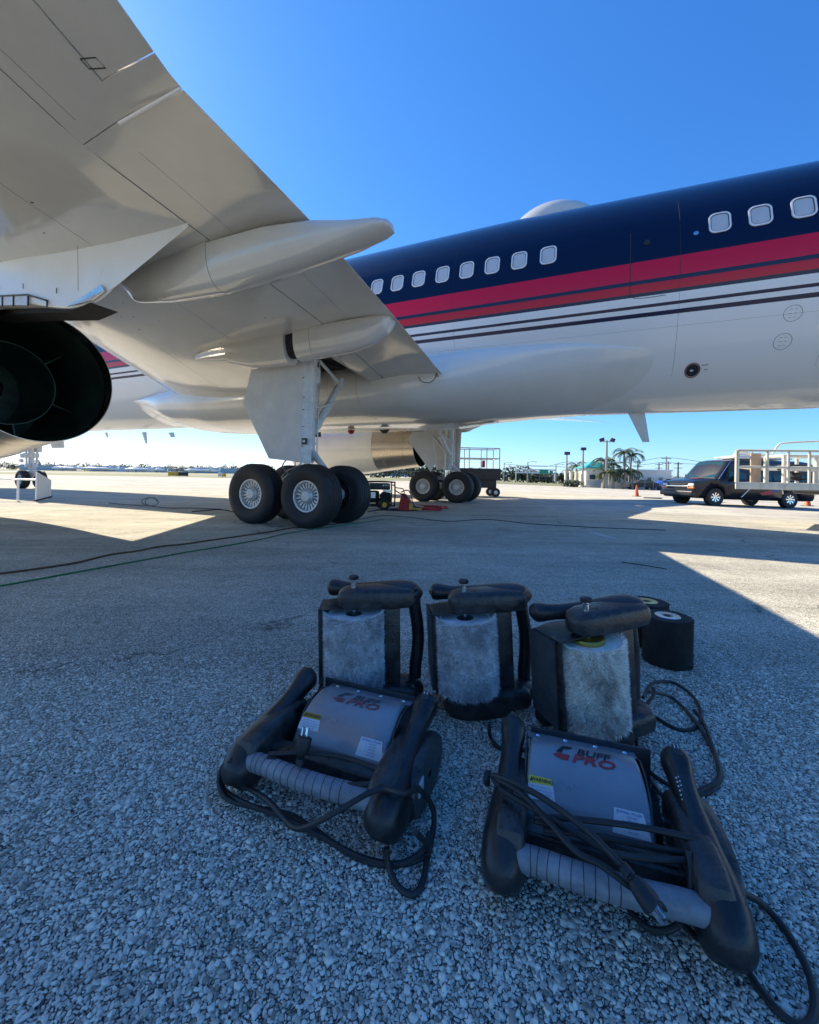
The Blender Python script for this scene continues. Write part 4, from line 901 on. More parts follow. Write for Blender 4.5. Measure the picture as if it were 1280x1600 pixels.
    # markings
    if fur == 'dark':
        k1, k2 = ('ink', 'red_ink') if not worn else ('worn_ink', 'worn_red')
        hood_text(hood, 'BUFF', .022, .062, .032, k1, shear=.25, bold=.0007, sx=1.05)
        hood_text(hood, 'PRO', .020, .085, .034, k2, shear=.25, bold=.0009, sx=1.45)
        b = MB(); b.add([hood_pt(x, d, .0015) for x, d in ((-.062, .075), (-.045, .049), (-.020, .048), (-.030, .058), (-.044, .061), (-.048, .075))], [tuple(range(6))]); b.build('emblem', M[k1], hood, smooth=0)
        b = MB(); b.add([hood_pt(x, d, .0014) for x, d in ((-.070, .085), (-.058, .078), (-.030, .078), (-.034, .094), (-.052, .095))], [tuple(range(5))]); b.build('emblem', M[k2], hood, smooth=0)
        D = .052
        hood_patch(hood, [(-.1235, .095+D), (-.072, .095+D), (-.065, .135+D), (-.1255, .140+D)], 'label', 'warning_label')
        hood_patch(hood, [(-.1230, .0945+D), (-.0725, .0945+D), (-.0705, .108+D), (-.1235, .1095+D)], 'yellow' if not worn else 'mustard', 'warning_band', .0014)
        hood_text(hood, 'WARNING', -.094, .1015+D, .0100, 'ink', bold=.0003, off=.002)
        b = MB(); b.add([hood_pt(x, d, .002) for x, d in ((-.121, .1055+D), (-.118, .098+D), (-.115, .1055+D))], [(0, 1, 2)]); b.build('warning_triangle', M['ink'], hood, smooth=0)
        for i, ln in enumerate(('RISK OF INJURY TO', 'EYES. WEAR GOGGLES', 'KEEP HANDS CLEAR', 'OF THE ROLLER')):
            hood_text(hood, ln, -.096, .1145+D+i*.0062, .0050, 'blue_ink', off=.0017)
        D = .062
        hood_patch(hood, [(.056, .108+D), (.112, .108+D), (.124, .152+D), (.050, .152+D)], 'label', 'spec_label')
        hood_text(hood, 'BUFFING / POLISH', .085, .1135+D, .0062, 'blue_ink', bold=.0002, off=.0017)
        for i, ln in enumerate(('1.  1200 RPM', '2.  1500 RPM', '3.  1800 RPM', '4.  2100 RPM', '5.  2400 RPM')): hood_text(hood, ln, .086, .1205+D+i*.0062, .0052, 'blue_ink', off=.0017)
    return t

def cord_on(par, pts, r=.0060, name='power_cord', mkey='cord', n=10):
    b = MB(); b.tube(smooth_path(pts, 10), r, n); return b.build(name, M[mkey], par, world=True)
Z = lambda px_, py_, z: onz(px_, py_, z)

# front right machine, lying on its face
m1 = machine((.392, .800, 0), (0, 0, R(-18)), 'front right black buffer lying down with a bare pin plug on its hood', taped=True, hx=-.022)
# front left machine
m2 = machine((-.228, 1.045, 0), (0, 0, R(-21)), 'front left black buffer lying down with faded lettering and cord wound round its handles', worn=True, hx=.012, scale=(1.1, 1, 1))
def stand(x, y, yaw, lean, lean2=0):
    """turn a machine up on its motor end: local -x up, local z away, local y to the left"""
    B = Matrix(((0, -1, 0), (0, 0, 1), (-1, 0, 0)))         # columns are images of local axes
    m_ = Matrix.Rotation(R(yaw), 3, 'Z') @ Matrix.Rotation(R(lean), 3, 'Y') @ Matrix.Rotation(R(lean2), 3, 'X') @ B
    off = m_ @ Vector((.240*.94, .135, .072))                   # foot of the machine
    return (x-off.x, y-off.y, .005-off.z+0.0), m_.to_euler()
for (x, y, yaw, ln, ln2, fur, lab, dz) in ((-.150, 1.53, 4, -1.5, 0, 'grey', 'standing black buffer with grey fur roller, leftmost of the upright three', False),
        (.265, 1.51, 3, -3.5, 0, 'grey', 'standing black buffer with grey fur roller, in the middle between two other upright ones', False),
        (.625, 1.34, 17, -5, 0, 'pale', 'standing black buffer with cream white fur roller and gold disc on top', True)):
    loc, rot = stand(x, y, yaw, ln, ln2); machine(loc, rot, lab, fur, discs=dz, scale=(.94, 1, 1))

# spare black roller brushes
def spare(x, y, lab, m_, h=.215, r=.103, rz=0):
    t = empty('roller_brush', (x, y, 0), (0, 0, rz), lab, 'roller brush', 'spare roller brushes')
    b = MB(); b.lathe([(0, .02), (0, r-.004), (.003, r-.002), (h-.004, r-.002), (h, r-.006), (h, .05)], (0, 0, 0), (0, 0, 1), 56); bd = b.build('sleeve', M['fur_black'], t)
    me = FURK; f = bpy.data.objects.new('bristles', me); col.objects.link(f); f.parent = bd; f.rotation_euler = (0, math.pi/2, 0); f.location = (0, 0, h/2); f.scale = (h/.27, (r-.004)/.1, (r-.004)/.1); f['kind'] = 'stuff'
    MB().lathe([(h-.001, r-.008), (h-.003, r-.02), (h-.003, .05)], (0, 0, 0), (0, 0, 1), 48).build('felt_ring', M['black_frame'], t)
    b = MB(); b.lathe([(h-.012, .02), (h+.001, .022), (h+.002, .052), (h-.002, .055)], (0, 0, 0), (0, 0, 1), 40); b.build('end_disc', m_, t)
    MB().lathe([(h+.004, .001), (h+.004, .012), (h+.0, .014)], (0, 0, 0), (0, 0, 1), 16).build('hub_nut', M['black_frame'], t)
spare(1.225, 1.93, 'black upright roller brush with grey end disc, nearest of two behind the buffers', M['steel'])
spare(1.255, 2.155, 'black upright roller brush with gold end disc, behind the other spare roller', M['gold'], rz=1)

# cords
c1 = [Z(640,1395,.006)]
cord_on(m2, [Z(604,1325,.05), Z(607,1352,.02), Z(622,1385,.006), Z(645,1398,.006), Z(660,1380,.007), Z(668,1340,.010), Z(678,1290,.02), Z(676,1262,.05), Z(662,1240,.09), Z(650,1230,.12)], .0065)
cord_on(m2, [Z(650,1300,.09), Z(672,1330,.02), Z(640,1348,.008), Z(590,1350,.008), Z(540,1330,.008), Z(490,1295,.012), Z(450,1272,.02), Z(400,1262,.02), Z(355,1248,.03), Z(342,1222,.05), Z(348,1198,.08), Z(362,1188,.11)])
cord_on(m2, [Z(352,1200,.07), Z(372,1222,.03), Z(415,1248,.06), Z(445,1280,.06), Z(462,1294,.07), Z(485,1290,.10), Z(530,1266,.135), Z(575,1240,.14), Z(600,1233,.14), Z(630,1240,.15), Z(655,1232,.12)])
cord_on(m2, [Z(420,1178,.125), Z(470,1176,.135), Z(520,1180,.14), Z(560,1190,.14), Z(600,1207,.14)])
cord_on(m2, [Z(418,1184,.12), Z(450,1198,.11), Z(478,1210,.10), Z(520,1226,.11), Z(560,1226,.12), Z(600,1222,.13)])
cord_on(m2, [Z(410,1200,.10), Z(440,1215,.09), Z(500,1240,.085), Z(560,1248,.09), Z(605,1240,.10)])
cord_on(m2, [Z(345,1210,.06), Z(352,1236,.03), Z(390,1258,.03), Z(440,1276,.03), Z(500,1306,.02), Z(560,1338,.012), Z(620,1350,.012), Z(660,1330,.02), Z(672,1300,.04)])
cord_on(m1, [Z(780,1232,.17), Z(830,1262,.165), Z(900,1302,.15), Z(950,1330,.15), Z(1000,1340,.14), Z(1080,1345,.13)])
cord_on(m1, [Z(835,1282,.13), Z(900,1300,.12), Z(980,1330,.11), Z(1060,1352,.11)])
cord_on(m2, [Z(463,1228,.09), Z(466,1205,.115), Z(472,1192,.13)])
def plug(par, p, d, L_=.045, name='plug'):
    d = Vector(d).normalized(); u = d.cross(Vector((0, 0, 1))).normalized(); v = u.cross(d); p = Vector(p)
    b = MB(); rr = [(0, .007), (.012, .0085), (.013, .0055), (.017, .0078), (.018, .0058), (.022, .0085), (.026, .011), (.040, .0135), (.052, .0145), (.058, .0145), (.060, .012)]
    b.loft([[p + d*a*1.0 + (u*math.cos(q)*r*1.4 + v*math.sin(q)*r*1.05) for q in [2*math.pi*k/16 for k in range(16)]] for a, r in rr]); o = b.build(name, M['cord'], par, world=True, smooth=45)
    for s_ in (-1, 1):
        b = MB(); c = p + d*.071 + u*s_*.0072; hh = [u*.0011, v*.0042]
        b.loft([[c-d*.009+hh[0]+hh[1], c-d*.009+hh[0]-hh[1], c-d*.009-hh[0]-hh[1], c-d*.009-hh[0]+hh[1]], [c+d*.009+hh[0]+hh[1], c+d*.009+hh[0]-hh[1], c+d*.009-hh[0]-hh[1], c+d*.009-hh[0]+hh[1]]]); b.build('plug_blade', M['chrome'], o, world=True, smooth=0)
    b = MB(); b.tube([p+d*.058-v*.006, p+d*.080-v*.006], .0023, 10); b.build('ground_pin', M['chrome'], o, world=True)
plug(m2, Z(468,1195,.135), Z(478,1140,.205)-Z(468,1195,.135))
# cords of the right machine
cord_on(m1, [Z(1150,1478,.05), Z(1165,1510,.015), Z(1190,1550,.007), Z(1222,1586,.007), Z(1252,1604,.007), Z(1270,1590,.007), Z(1272,1550,.007), Z(1255,1500,.007), Z(1225,1450,.008), Z(1190,1412,.02), Z(1160,1395,.06)], .0065)
cord_on(m1, [Z(800,1240,.17), Z(775,1222,.17), Z(772,1212,.18), Z(800,1222,.19), Z(850,1248,.19), Z(920,1300,.185), Z(960,1340,.18), Z(990,1368,.17)])
cord_on(m1, [Z(775,1216,.18), Z(815,1240,.18), Z(858,1285,.16), Z(900,1330,.15), Z(940,1352,.15), Z(985,1385,.14), Z(1040,1420,.10), Z(1090,1465,.02), Z(1140,1490,.02)])
cord_on(m1, [Z(835,1275,.15), Z(920,1282,.155), Z(985,1290,.155), Z(1040,1300,.155), Z(1090,1312,.15)])
cord_on(m1, [Z(850,1296,.14), Z(940,1308,.13), Z(1010,1322,.13), Z(1085,1335,.13)])
cord_on(m1, [Z(1075,1330,.15), Z(1080,1360,.13), Z(1078,1400,.10), Z(1065,1440,.05), Z(1035,1455,.03), Z(1005,1445,.02), Z(975,1410,.02), Z(960,1390,.05)], .0058)
plug(m1, Z(972,1352,.18), Z(1022,1418,.145)-Z(972,1352,.18))
# loose coils beside the cream roller machine
m5 = [o for o in bpy.data.objects if o.get('label', '').startswith('standing black buffer with cream')][0]
cord_on(m5, [Z(1005,1090,.09), Z(1020,1068,.03), Z(1050,1066,.006), Z(1080,1085,.006), Z(1095,1110,.006), Z(1090,1135,.006), Z(1060,1140,.006), Z(1020,1118,.01), Z(1008,1112,.03)])
cord_on(m5, [Z(1012,1080,.06), Z(1050,1090,.012), Z(1085,1125,.012), Z(1110,1165,.006), Z(1127,1205,.006), Z(1120,1228,.006), Z(1100,1240,.006), Z(1065,1235,.006), Z(1020,1210,.006), Z(1000,1180,.006), Z(995,1150,.02), Z(1002,1115,.05), Z(1022,1085,.07), Z(1020,1075,.08)])
cord_on(m5, [Z(1085,1110,.008), Z(1100,1130,.008), Z(1118,1180,.012), Z(1124,1215,.012), Z(1100,1232,.012), Z(1050,1250,.006), Z(1020,1225,.006), Z(1005,1190,.006)])
cord_on(m2, [Z(505,1060,.20), Z(495,1085,.10), Z(480,1095,.05)], .004)
cord_on(m5, [Z(765,1130,.10), Z(766,1150,.02), Z(780,1168,.006), Z(810,1172,.006), Z(835,1170,.006)])
# long cords running over the apron
def ground_cord(name, pts, r, mkey, lab):
    b = MB(); b.tube(smooth_path([ong(*p) + Vector((0, 0, r)) for p in pts], 6), r, 8); return tag(b.build(name, M[mkey]), lab, 'cord')
ground_cord('extension_cord', [(-60,906),(0,898),(60,890),(118,881),(150,873),(178,867),(215,862),(250,855),(290,851),(330,845),(380,838),(420,832),(455,826),(490,823),(530,819)], .009, 'brown_cord', 'orange brown extension cord running across the apron to the main wheels')
ground_cord('extension_cord', [(-60,926),(0,917),(50,908),(110,897),(170,886),(230,875),(290,864),(345,855),(400,845),(450,834),(500,826),(545,820),(600,812)], .007, 'green_cord', 'green extension cord running beside the brown one over the apron')
ground_cord('air_hose', [(560,812),(600,806),(650,810),(700,815),(760,812),(820,818),(880,822),(960,826),(1040,829)], .006, 'seam', 'thin black hose lying across the shaded apron under the fuselage')
ground_cord('air_hose', [(300,800),(345,797),(380,803),(440,806),(470,812)], .01, 'seam', 'short black hose lying on the apron in front of the near main wheels')
ground_cord('drag_rope', [(972,879),(1000,883),(1020,886),(1042,890)], .004, 'seam', 'short dark cord end lying on the apron behind the spare roller brushes')
#@@BACKGROUND

def bars(b, segs, r=.02, n=8):
    for p, q in segs: b.tube([p, q], r, n)
    return b
def GP(x, y, z=0): return Vector((x, y, gz(x, y)+z))

# ------------------------------------------------------------------ black passenger van, nose to the left
VA = Vector((12.6, 17.0)); ph = R(6)
def rot_to(v2, z, ang): return (v2.x, v2.y, z), (0, 0, ang)
van = empty('passenger_van', (VA.x, VA.y, gz(12.6, 17)-.03), (R(-.0), R(-.0), ph+math.pi), 'black passenger van with red swoosh parked behind the cream railed trailer', 'van')
van.rotation_euler = (0, R(-1.0), ph+math.pi)
# van frame: x forward from the near front wheel, y to the far side is negative; near flank at y=+0.1
def vring(x, zb, zt, hw, ht, n=8):
    """half-section mirrored: bottom, flank, shoulder, roof"""
    yc = -.86; out = []
    prof = [(hw*.93, zb), (hw, zb+.12), (hw*1.01, (zb+zt)*.45), (hw, min(zt, 1.08)-.0)]
    if zt > 1.15: prof += [(hw*.985, 1.12), (ht+.06*(zt > 1.6), zt-.14), (ht-.04, zt-.05), (ht-.20, zt), (0.001, zt+.015)]
    else: prof += [(hw*.97, zt-.03), (hw*.9, zt), (hw*.7, zt+.02), (hw*.4, zt+.035), (.001, zt+.04)]
    for y, z in prof: out.append((x, yc+y, z))
    for y, z in reversed(prof): out.append((x, yc-y, z))
    return out
V = [(.92, .42, .80, .80, .7), (.88, .34, .98, .90, .8), (.75, .32, 1.03, .95, .8), (.3, .32, 1.10, .97, .8), (-.12, .32, 1.14, .98, .8)]
V2 = [(-.12, .32, 1.17, .98, .9), (-.44, .32, 1.64, .985, .88), (-.70, .32, 1.93, .99, .86), (-1.05, .32, 2.0, .99, .86), (-2.2, .32, 2.02, .99, .87), (-4.2, .32, 2.02, .99, .87), (-4.55, .34, 1.98, .98, .85), (-4.62, .40, 1.85, .93, .80)]
def vbody(V_, name): b = MB(); b.loft([vring(*v) for v in V_]); return b.build(name, M['van_black'], van, smooth=32)
def wheel_cut(o):
    for x0 in (0, -3.43):
        for yy in (-.02, -1.7): 
            c = MB(); c.lathe([(-.25, .001), (-.25, .45), (.25, .45), (.25, .001)], (x0, yy, .38), (0, 1, 0), 28); cc = c.build('cutter', M['dark'], van)
            md = o.modifiers.new('cut', 'BOOLEAN'); md.operation = 'DIFFERENCE'; md.object = cc; md.solver = 'EXACT'
    dg = bpy.context.evaluated_depsgraph_get(); dg.update(); me = bpy.data.meshes.new_from_object(o.evaluated_get(dg)); o.modifiers.clear(); o.data = me
    for c in [c for c in children(van) if c.name.startswith('cutter')]: bpy.data.objects.remove(c)
wheel_cut(vbody(V, 'bonnet')); bdy = vbody(V2, 'body'); wheel_cut(bdy)
b = MB(); b.add([(-.16, -.10, 1.17), (-.16, -1.62, 1.17), (-.67, -1.52, 1.86), (-.67, -.20, 1.86)], [(0, 1, 2, 3)]); 
b.v = [tuple(Vector(v)+Vector((.03, 0, .03))) for v in b.v]; b.build('windscreen', M['glass'], van, smooth=0)
fl = .135
def side_glass(x0, x1, z0, z1, nm='side_window', sl=0):
    b = MB(); b.add([(x0, fl, z0), (x1, fl, z0), (x1, fl-.09, z1), (x0-sl, fl-.09, z1)], [(0, 1, 2, 3)]); return b.build(nm, M['glass'], van, smooth=0)
side_glass(-.50, -1.35, 1.16, 1.74, sl=.25); side_glass(-1.5, -2.5, 1.16, 1.74); side_glass(-2.62, -3.5, 1.16, 1.74); side_glass(-3.62, -4.45, 1.16, 1.74)
b = MB(); b.box((-.78, .25, 1.20), (.12, .16, .2), bev=.03); b.build('door_mirror', M['black_frame'], van)
def vwheel(x, y):
    t = MB().lathe([(-.11, .20), (-.125, .25), (-.12, .35), (-.09, .385), (.09, .385), (.12, .35), (.125, .25), (.11, .20)], (x, y, .385), (0, 1, 0), 40).build('tyre', M['tyre'], van)
    b = MB(); b.lathe([(.11, .215), (.125, .205), (.10, .19), (.05, .185), (.04, .001)], (x, y, .385), (0, 1, 0), 36); b.lathe([(.05, .07), (.10, .06), (.11, .001)], (x, y, .385), (0, 1, 0), 20)
    for k in range(8):
        m_ = Matrix.Rotation(2*math.pi*k/8, 3, 'Y'); vs = [m_ @ Vector(v) + Vector((x, y, .385)) for v in ((.055, .10, -.018), (.055, .10, .018), (.19, .115, .032), (.19, .115, -.032))]; b.add(vs, [(0, 1, 2, 3)])
    b.build('wheel_rim', M['chrome'], t)
    MB().lathe([(.052, .05), (.052, .185)], (x, y, .385), (0, 1, 0), 30).build('brake_disc', M['dark'], t)
for x in (0, -3.43):
    for y in (0, -1.72): vwheel(x, y)
b = MB(); b.box((.93, -.86, .50), (.20, 1.86, .22), bev=.05); b.build('bumper', M['black_frame'], van)
b = MB(); b.box((.935, -.86, .80), (.05, 1.25, .05), bev=.01); b.build('grille_bar', M['chrome'], van)
b = MB(); b.box((.90, -.86, .80), (.06, 1.2, .22), bev=.01)
for k in range(4): b.box((.925, -.86, .73+.045*k), (.03, 1.15, .012))
b.build('grille', M['dark'], van)
for y in (-.14, -1.58):
    b = MB(); b.box((.86, y, .86), (.14, .32, .11), bev=.03); b.build('headlight', M['label'], van)
    b = MB(); b.box((.87, y, .745), (.14, .34, .08), bev=.02); b.build('indicator_lamp', M['amber'], van)
b = MB(); b.tube([(-.1, fl-.01, 1.13), (-.42, fl-.02, 1.6), (-.69, fl-.08, 1.9)], .012, 6); b.build('screen_trim', M['chrome'], van)
b = MB(); b.add([(-1.95, fl+.012, .62), (-2.5, fl+.012, .78), (-3.0, fl+.012, .80), (-2.75, fl+.012, .70), (-2.5, fl+.012, .56), (-2.1, fl+.012, .52)], [tuple(range(6))]); b.build('flank_stripe', M['red'], van, smooth=0)
b = MB(); b.add([(-2.6, fl+.013, .80), (-3.05, fl+.013, .80), (-2.7, fl+.013, .68), (-2.45, fl+.013, .70)], [tuple(range(4))]); b.build('flank_stripe', M['blue_tool'], van, smooth=0)
b = MB(); b.add([(-1.10, fl+.014, .42), (-1.16, fl+.014, .42), (-1.62, fl+.014, .86), (-1.56, fl+.014, .86)], [tuple(range(4))]); b.build('flank_stripe', M['label'], van, smooth=0)
b = MB(); b.add([(.55, -.55, 1.125), (.1, -.35, 1.185), (-.05, -.7, 1.2), (.3, -.95, 1.17)], [(0, 1, 2, 3)]); b.build('bonnet_graphic', M['worn_red'], van, smooth=0)
b = MB(); b.box((-2.6, -.86, 2.12), (2.6, 1.2, .07), bev=.02); b.box((-1.5, -.5, 2.09), (.9, .7, .14), bev=.06); b.box((-1.9, -.2, 2.22), (1.6, .12, .10), bev=.02); b.build('roof_load', M['pale_paint'], van)
b = MB(); b.tube([(-2.6, -.86, 2.1), (-2.6, -.86, 2.45)], .012, 6); b.build('aerial', M['black_frame'], van)
b = MB(); b.box((-2, -.86, .36), (3.0, 1.5, .12)); b.build('chassis', M['dark'], van)

# ------------------------------------------------------------------ cream railed trailer platform with a hoist
TX, TY = 6.95, 8.75; tz = gz(TX, TY)
tr = empty('railed_trailer', (TX, TY, tz), (0, 0, R(-7)), 'cream painted flatbed trailer with open pipe rails in front of the van', 'trailer')
b = MB(); b.prism([(0, 0, .86), (3.8, 0, .86), (3.8, 1.8, .86), (1.5, 1.8, .86)], (0, 0, .035)); b.build('deck', M['cream'], tr)
for k in range(8): MB().box((.24+k*.475, .0, .82), (.468, .03, .145), bev=.004).build('side_plank', M['cream'], tr)
for y, xs_ in ((0, (.03, .62, 1.02, 1.42, 1.84, 2.4, 3.0, 3.7)), (1.8, (1.55, 2.2, 2.9, 3.7))):
    for k, x in enumerate(xs_): MB().tube([(x, y, .89), (x, y, 1.57)], .026 if k else .04, 8).build('rail_post', M['cream'], tr)
    for z in (1.22, 1.57): MB().tube([(xs_[0], y, z), (3.75, y, z)], .026, 8).build('rail', M['cream'], tr)
for z in (1.22, 1.57): MB().tube([(.03, 0, z), (1.55, 1.8, z)], .026, 8).build('end_rail', M['cream'], tr)
MB().box((.47, .12, 1.2), (.20, .03, .64)).build('plywood_board', M['wood'], tr)
for x, y in ((1.25, .2), (2.9, .2)):
    MB().lathe([(-.1, .16), (-.11, .30), (-.08, .34), (.08, .34), (.11, .30), (.1, .16), (.02, .01)], (x+1.9, y-.32, .36), (0, 1, 0), 32).build('tyre', M['tyre'], tr)
b = MB(); bars(b, [((1.9, .9, .76), (3.8, .9, .76)), ((1.9, .3, .76), (1.9, 1.6, .76)), ((2.4, .2, .68), (2.4, 1.7, .68))], .05); b.build('underframe', M['black_frame'], tr)
MB().tube(smooth_path([(.9, -.02, .74), (1.0, .1, .66)], 3), .01).build('strap', M['label'], tr)
lift = empty('boom_hoist', (TX+1.35, TY+.35, tz+.89), (0, 0, R(-3)), 'cream hydraulic hoist with slanting arm standing on the trailer deck', 'hoist')
b = MB(); bars(b, [((0, 0, 0), (0, 0, .62)), ((.7, 0, 0), (.7, 0, .62)), ((0, 0, .6), (.7, 0, .6)), ((0, 0, .3), (.7, 0, .3)), ((0, .5, 0), (0, .5, .6)), ((.7, .5, 0), (.7, .5, .6)), ((0, 0, .6), (0, .5, .6)), ((.7, 0, .6), (.7, .5, .6))], .035); b.build('base_frame', M['cream'], lift)
b = MB(); b.box((.35, .2, .35), (.45, .3, .14), bev=.03); b.lathe([(-.1, .001), (-.1, .09), (.1, .09), (.1, .001)], (.3, .1, .15), (1, 0, 0), 20); b.build('winch', M['black_frame'], lift)
b = MB(); b.tube(smooth_path([(.1, -.05, .1), (.3, -.1, .22), (.5, -.05, .12), (.35, .1, .06)], 5), .018, 8); b.build('hydraulic_hose', M['cord'], lift)
for dx in (0, .22):
    b = MB(); b.loft([[(.95+dx, -.04, .1), (1.05+dx, -.04, .1), (1.05+dx, .06, .1), (.95+dx, .06, .1)], [(1.48+dx, -.04, 1.05), (1.60+dx, -.04, 1.0), (1.60+dx, .06, 1.0), (1.48+dx, .06, 1.05)]]); b.build('boom_arm', M['cream'], lift, smooth=0)
b = MB(); b.box((1.66, 0, 1.08), (.32, .2, .22), Matrix.Rotation(R(-30), 3, 'Y'), bev=.03); b.build('boom_head', M['cream'], lift)
b = MB(); b.tube(smooth_path([(.0, .3, .66), (.12, .3, .86), (.35, .3, .92), (1.3, .3, .98)], 5), .02, 8); b.build('grab_rail', M['cream'], lift)

# cones
def cone(p, lab, h=.71):
    t = empty('traffic_cone', p, (0, 0, 0), lab, 'cone', 'orange traffic cones')
    b = MB(); b.lathe([(.03, .15), (.05, .135), (h, .03), (h+.01, .02), (h+.01, .001)], (0, 0, 0), (0, 0, 1), 28); b.build('cone_body', M['orange'], t)
    MB().box((0, 0, .016), (.36, .36, .032), bev=.01).build('base', M['black_frame'], t)
    return t
p = ong(992, 781); cone(GP(p.x+3.3, p.y+5.8), 'orange traffic cone with black base standing alone on the sunlit apron')
cone(GP(20.3, 20.9), 'faded orange traffic cone at the right edge behind the trailer')
b = MB(); b.box((0, 0, .03), (1.0, .14, .06), bev=.02); o = b.build('rubber_chock', M['tyre']); o.location = GP(13.6, 22.9); tag(o, 'low black rubber chock lying beside the orange traffic cone', 'chock')

# ------------------------------------------------------------------ gear behind and beside the main wheels
bk = empty('maintenance_stand', (2.05, 17.2, 0), (0, 0, R(4)), 'dark mobile maintenance platform with handrails behind the far main wheels', 'work platform')
b = MB(); b.box((.85, .5, .95), (1.9, 1.1, .50), bev=.03); b.box((.85, .5, .55), (1.6, .9, .35), bev=.03); b.build('chassis', M['black_frame'], bk)
for z in (1.62, 2.05):
    b = MB(); bars(b, [((-.05, 0, z), (1.75, 0, z)), ((-.05, 1, z), (1.75, 1, z)), ((1.75, 0, z), (1.75, 1, z))], .022); b.build('handrail', M['gear_paint'], bk)
for x in (-.05, .45, 1.2, 1.75):
    MB().tube([(x, 0, 1.18), (x, 0, 2.05)], .022, 8).build('rail_post', M['gear_paint'], bk); MB().tube([(x, 1, 1.18), (x, 1, 2.05)], .022, 8).build('rail_post', M['gear_paint'], bk)
b = MB(); b.box((1.15, .4, 1.4), (.12, .2, .3), bev=.02); b.build('control_box', M['worn_red'], bk)
for x, y in ((.2, .1), (1.62, .1), (.2, .95), (1.62, .95)):
    t_ = MB().lathe([(-.06, .08), (-.07, .16), (-.05, .19), (.05, .19), (.07, .16), (.06, .08)], (x, y, .19), (0, 1, 0), 28).build('tyre', M['tyre'], bk)
    MB().lathe([(-.065, .001), (-.065, .085), (.065, .085), (.065, .001)], (x, y, .19), (0, 1, 0), 20).build('wheel_rim', M['label'], t_)
    MB().tube([(x, y, .19), (x-.15, y+.05, .5)], .035, 8).build('castor_fork', M['black_frame'], bk)

gen = empty('generator', (-1.02, 9.9, 0), (0, 0, R(12)), 'black framed portable generator with yellow hubbed wheel behind the near main wheels', 'generator')
b = MB()
for y in (0, .5): b.tube(smooth_path([(.04, y, .1), (0, y, .16), (0, y, .62), (.05, y, .68), (.62, y, .68), (.68, y, .62), (.68, y, .16), (.62, y, .1), (.04, y, .1)], 4), .018, 8)
bars(b, [((0, 0, .6), (0, .5, .6)), ((.68, 0, .6), (.68, .5, .6)), ((.1, 0, .1), (.1, .5, .1)), ((.55, 0, .1), (.55, .5, .1))], .016); b.build('tube_frame', M['black_frame'], gen)
b = MB(); b.box((.33, .25, .57), (.5, .42, .16), bev=.03); b.build('fuel_tank', M['black_frame'], gen)
b = MB(); b.box((.18, .22, .32), (.26, .34, .28), bev=.03); b.box((.5, .22, .3), (.2, .3, .24), bev=.02); b.lathe([(0, .1), (.06, .11), (.07, .02)], (.42, .03, .34), (0, -1, 0), 20); b.build('engine', M['dark'], gen)
b = MB(); b.box((.12, .03, .36), (.18, .02, .14)); b.box((.5, .02, .46), (.22, .02, .06)); b.build('outlet_panel', M['steel'], gen)
for k in range(3): MB().box((.40+.07*k, .005, .60), (.04, .006, .03)).build('decal', M['label'], gen)
for y in (-.06, .56):
    t_ = MB().lathe([(-.035, .06), (-.045, .11), (-.03, .135), (.03, .135), (.045, .11), (.035, .06)], (.42, y, .135), (0, 1, 0), 32).build('tyre', M['tyre'], gen)
    MB().lathe([(-.03, .001), (-.04, .02), (-.03, .03), (-.035, .078), (.02, .08)], (.42, y, .135), (0, 1, 0), 24).build('wheel_hub', M['yellow_sign'], t_)
MB().tube([(.68, .05, .55), (.9, .05, .52), (.95, .05, .35), (.9, .05, .2)], .012, 8).build('push_handle', M['black_frame'], gen)
pmp = empty('pressure_washer', (-.25, 9.75, 0), (0, 0, R(-8)), 'red pressure washer with bent tube frame beside the generator', 'pressure washer')
b = MB(); b.loft([[(0, 0, .02), (.34, 0, .02), (.34, .3, .02), (0, .3, .02)], [(.02, .03, .22), (.26, .03, .26), (.26, .26, .26), (.02, .26, .22)], [(.06, .06, .42), (.16, .06, .40), (.16, .2, .40), (.06, .2, .42)]]); b.build('body_shell', M['red'], pmp, smooth=0)
b = MB(); b.tube(smooth_path([(.05, .02, .45), (.2, .02, .5), (.28, .02, .42), (.34, .02, .2), (.42, .02, .08)], 5), .013, 8); b.tube([(-.12, .05, .5), (.2, .05, .32)], .014, 8); b.build('handle_tube', M['black_frame'], pmp)
b = MB(); b.box((.40, .1, .06), (.3, .2, .04), bev=.01); b.box((.3, .0, .12), (.08, .06, .14)); b.build('pump_block', M['gold'], pmp)
jk = empty('floor_jack', (.32, 9.75, 0), (0, 0, R(-14)), 'low red floor jack lying right of the red pressure washer', 'jack')
b = MB(); b.box((.2, .1, .06), (.5, .18, .06), bev=.015); b.box((.42, .1, .10), (.12, .2, .05), bev=.01); b.build('frame', M['red'], jk)
b = MB(); b.tube([(0, .1, .1), (-.35, .05, .16)], .016, 8); b.build('lever', M['cream'], jk)
for i, (p, r_) in enumerate((((.55, 10.7), .45), ((.15, 10.9), .38))):
    b = MB(); pts = []
    for k in range(90):
        q = k*.35; rr = r_*(.6+.4*math.sin(k*.13+i)); pts.append(GP(p[0]+rr*math.cos(q)*1.2, p[1]+rr*.8*math.sin(q), .015+.0006*k))
    b.tube(pts, .012, 6); tag(b.build('coiled_hose', M['red']), ['loose red hose coiled on the apron right of the jack', 'red hose coil lying on the apron behind the red pressure washer'][i], 'hose', 'red hose coils')
b = MB(); b.tube(smooth_path([ong(*p) + Vector((0, 0, .01)) for p in ((575,800),(600,797),(630,799),(650,798),(660,795),(672,796))], 6), .012, 6); b.box(ong(625,798)+Vector((0, 0, .03)), (.5, .14, .05), bev=.02); tag(b.build('power_strip', M['cord']), 'black power strip and lead lying in front of the red pressure washer', 'power strip')
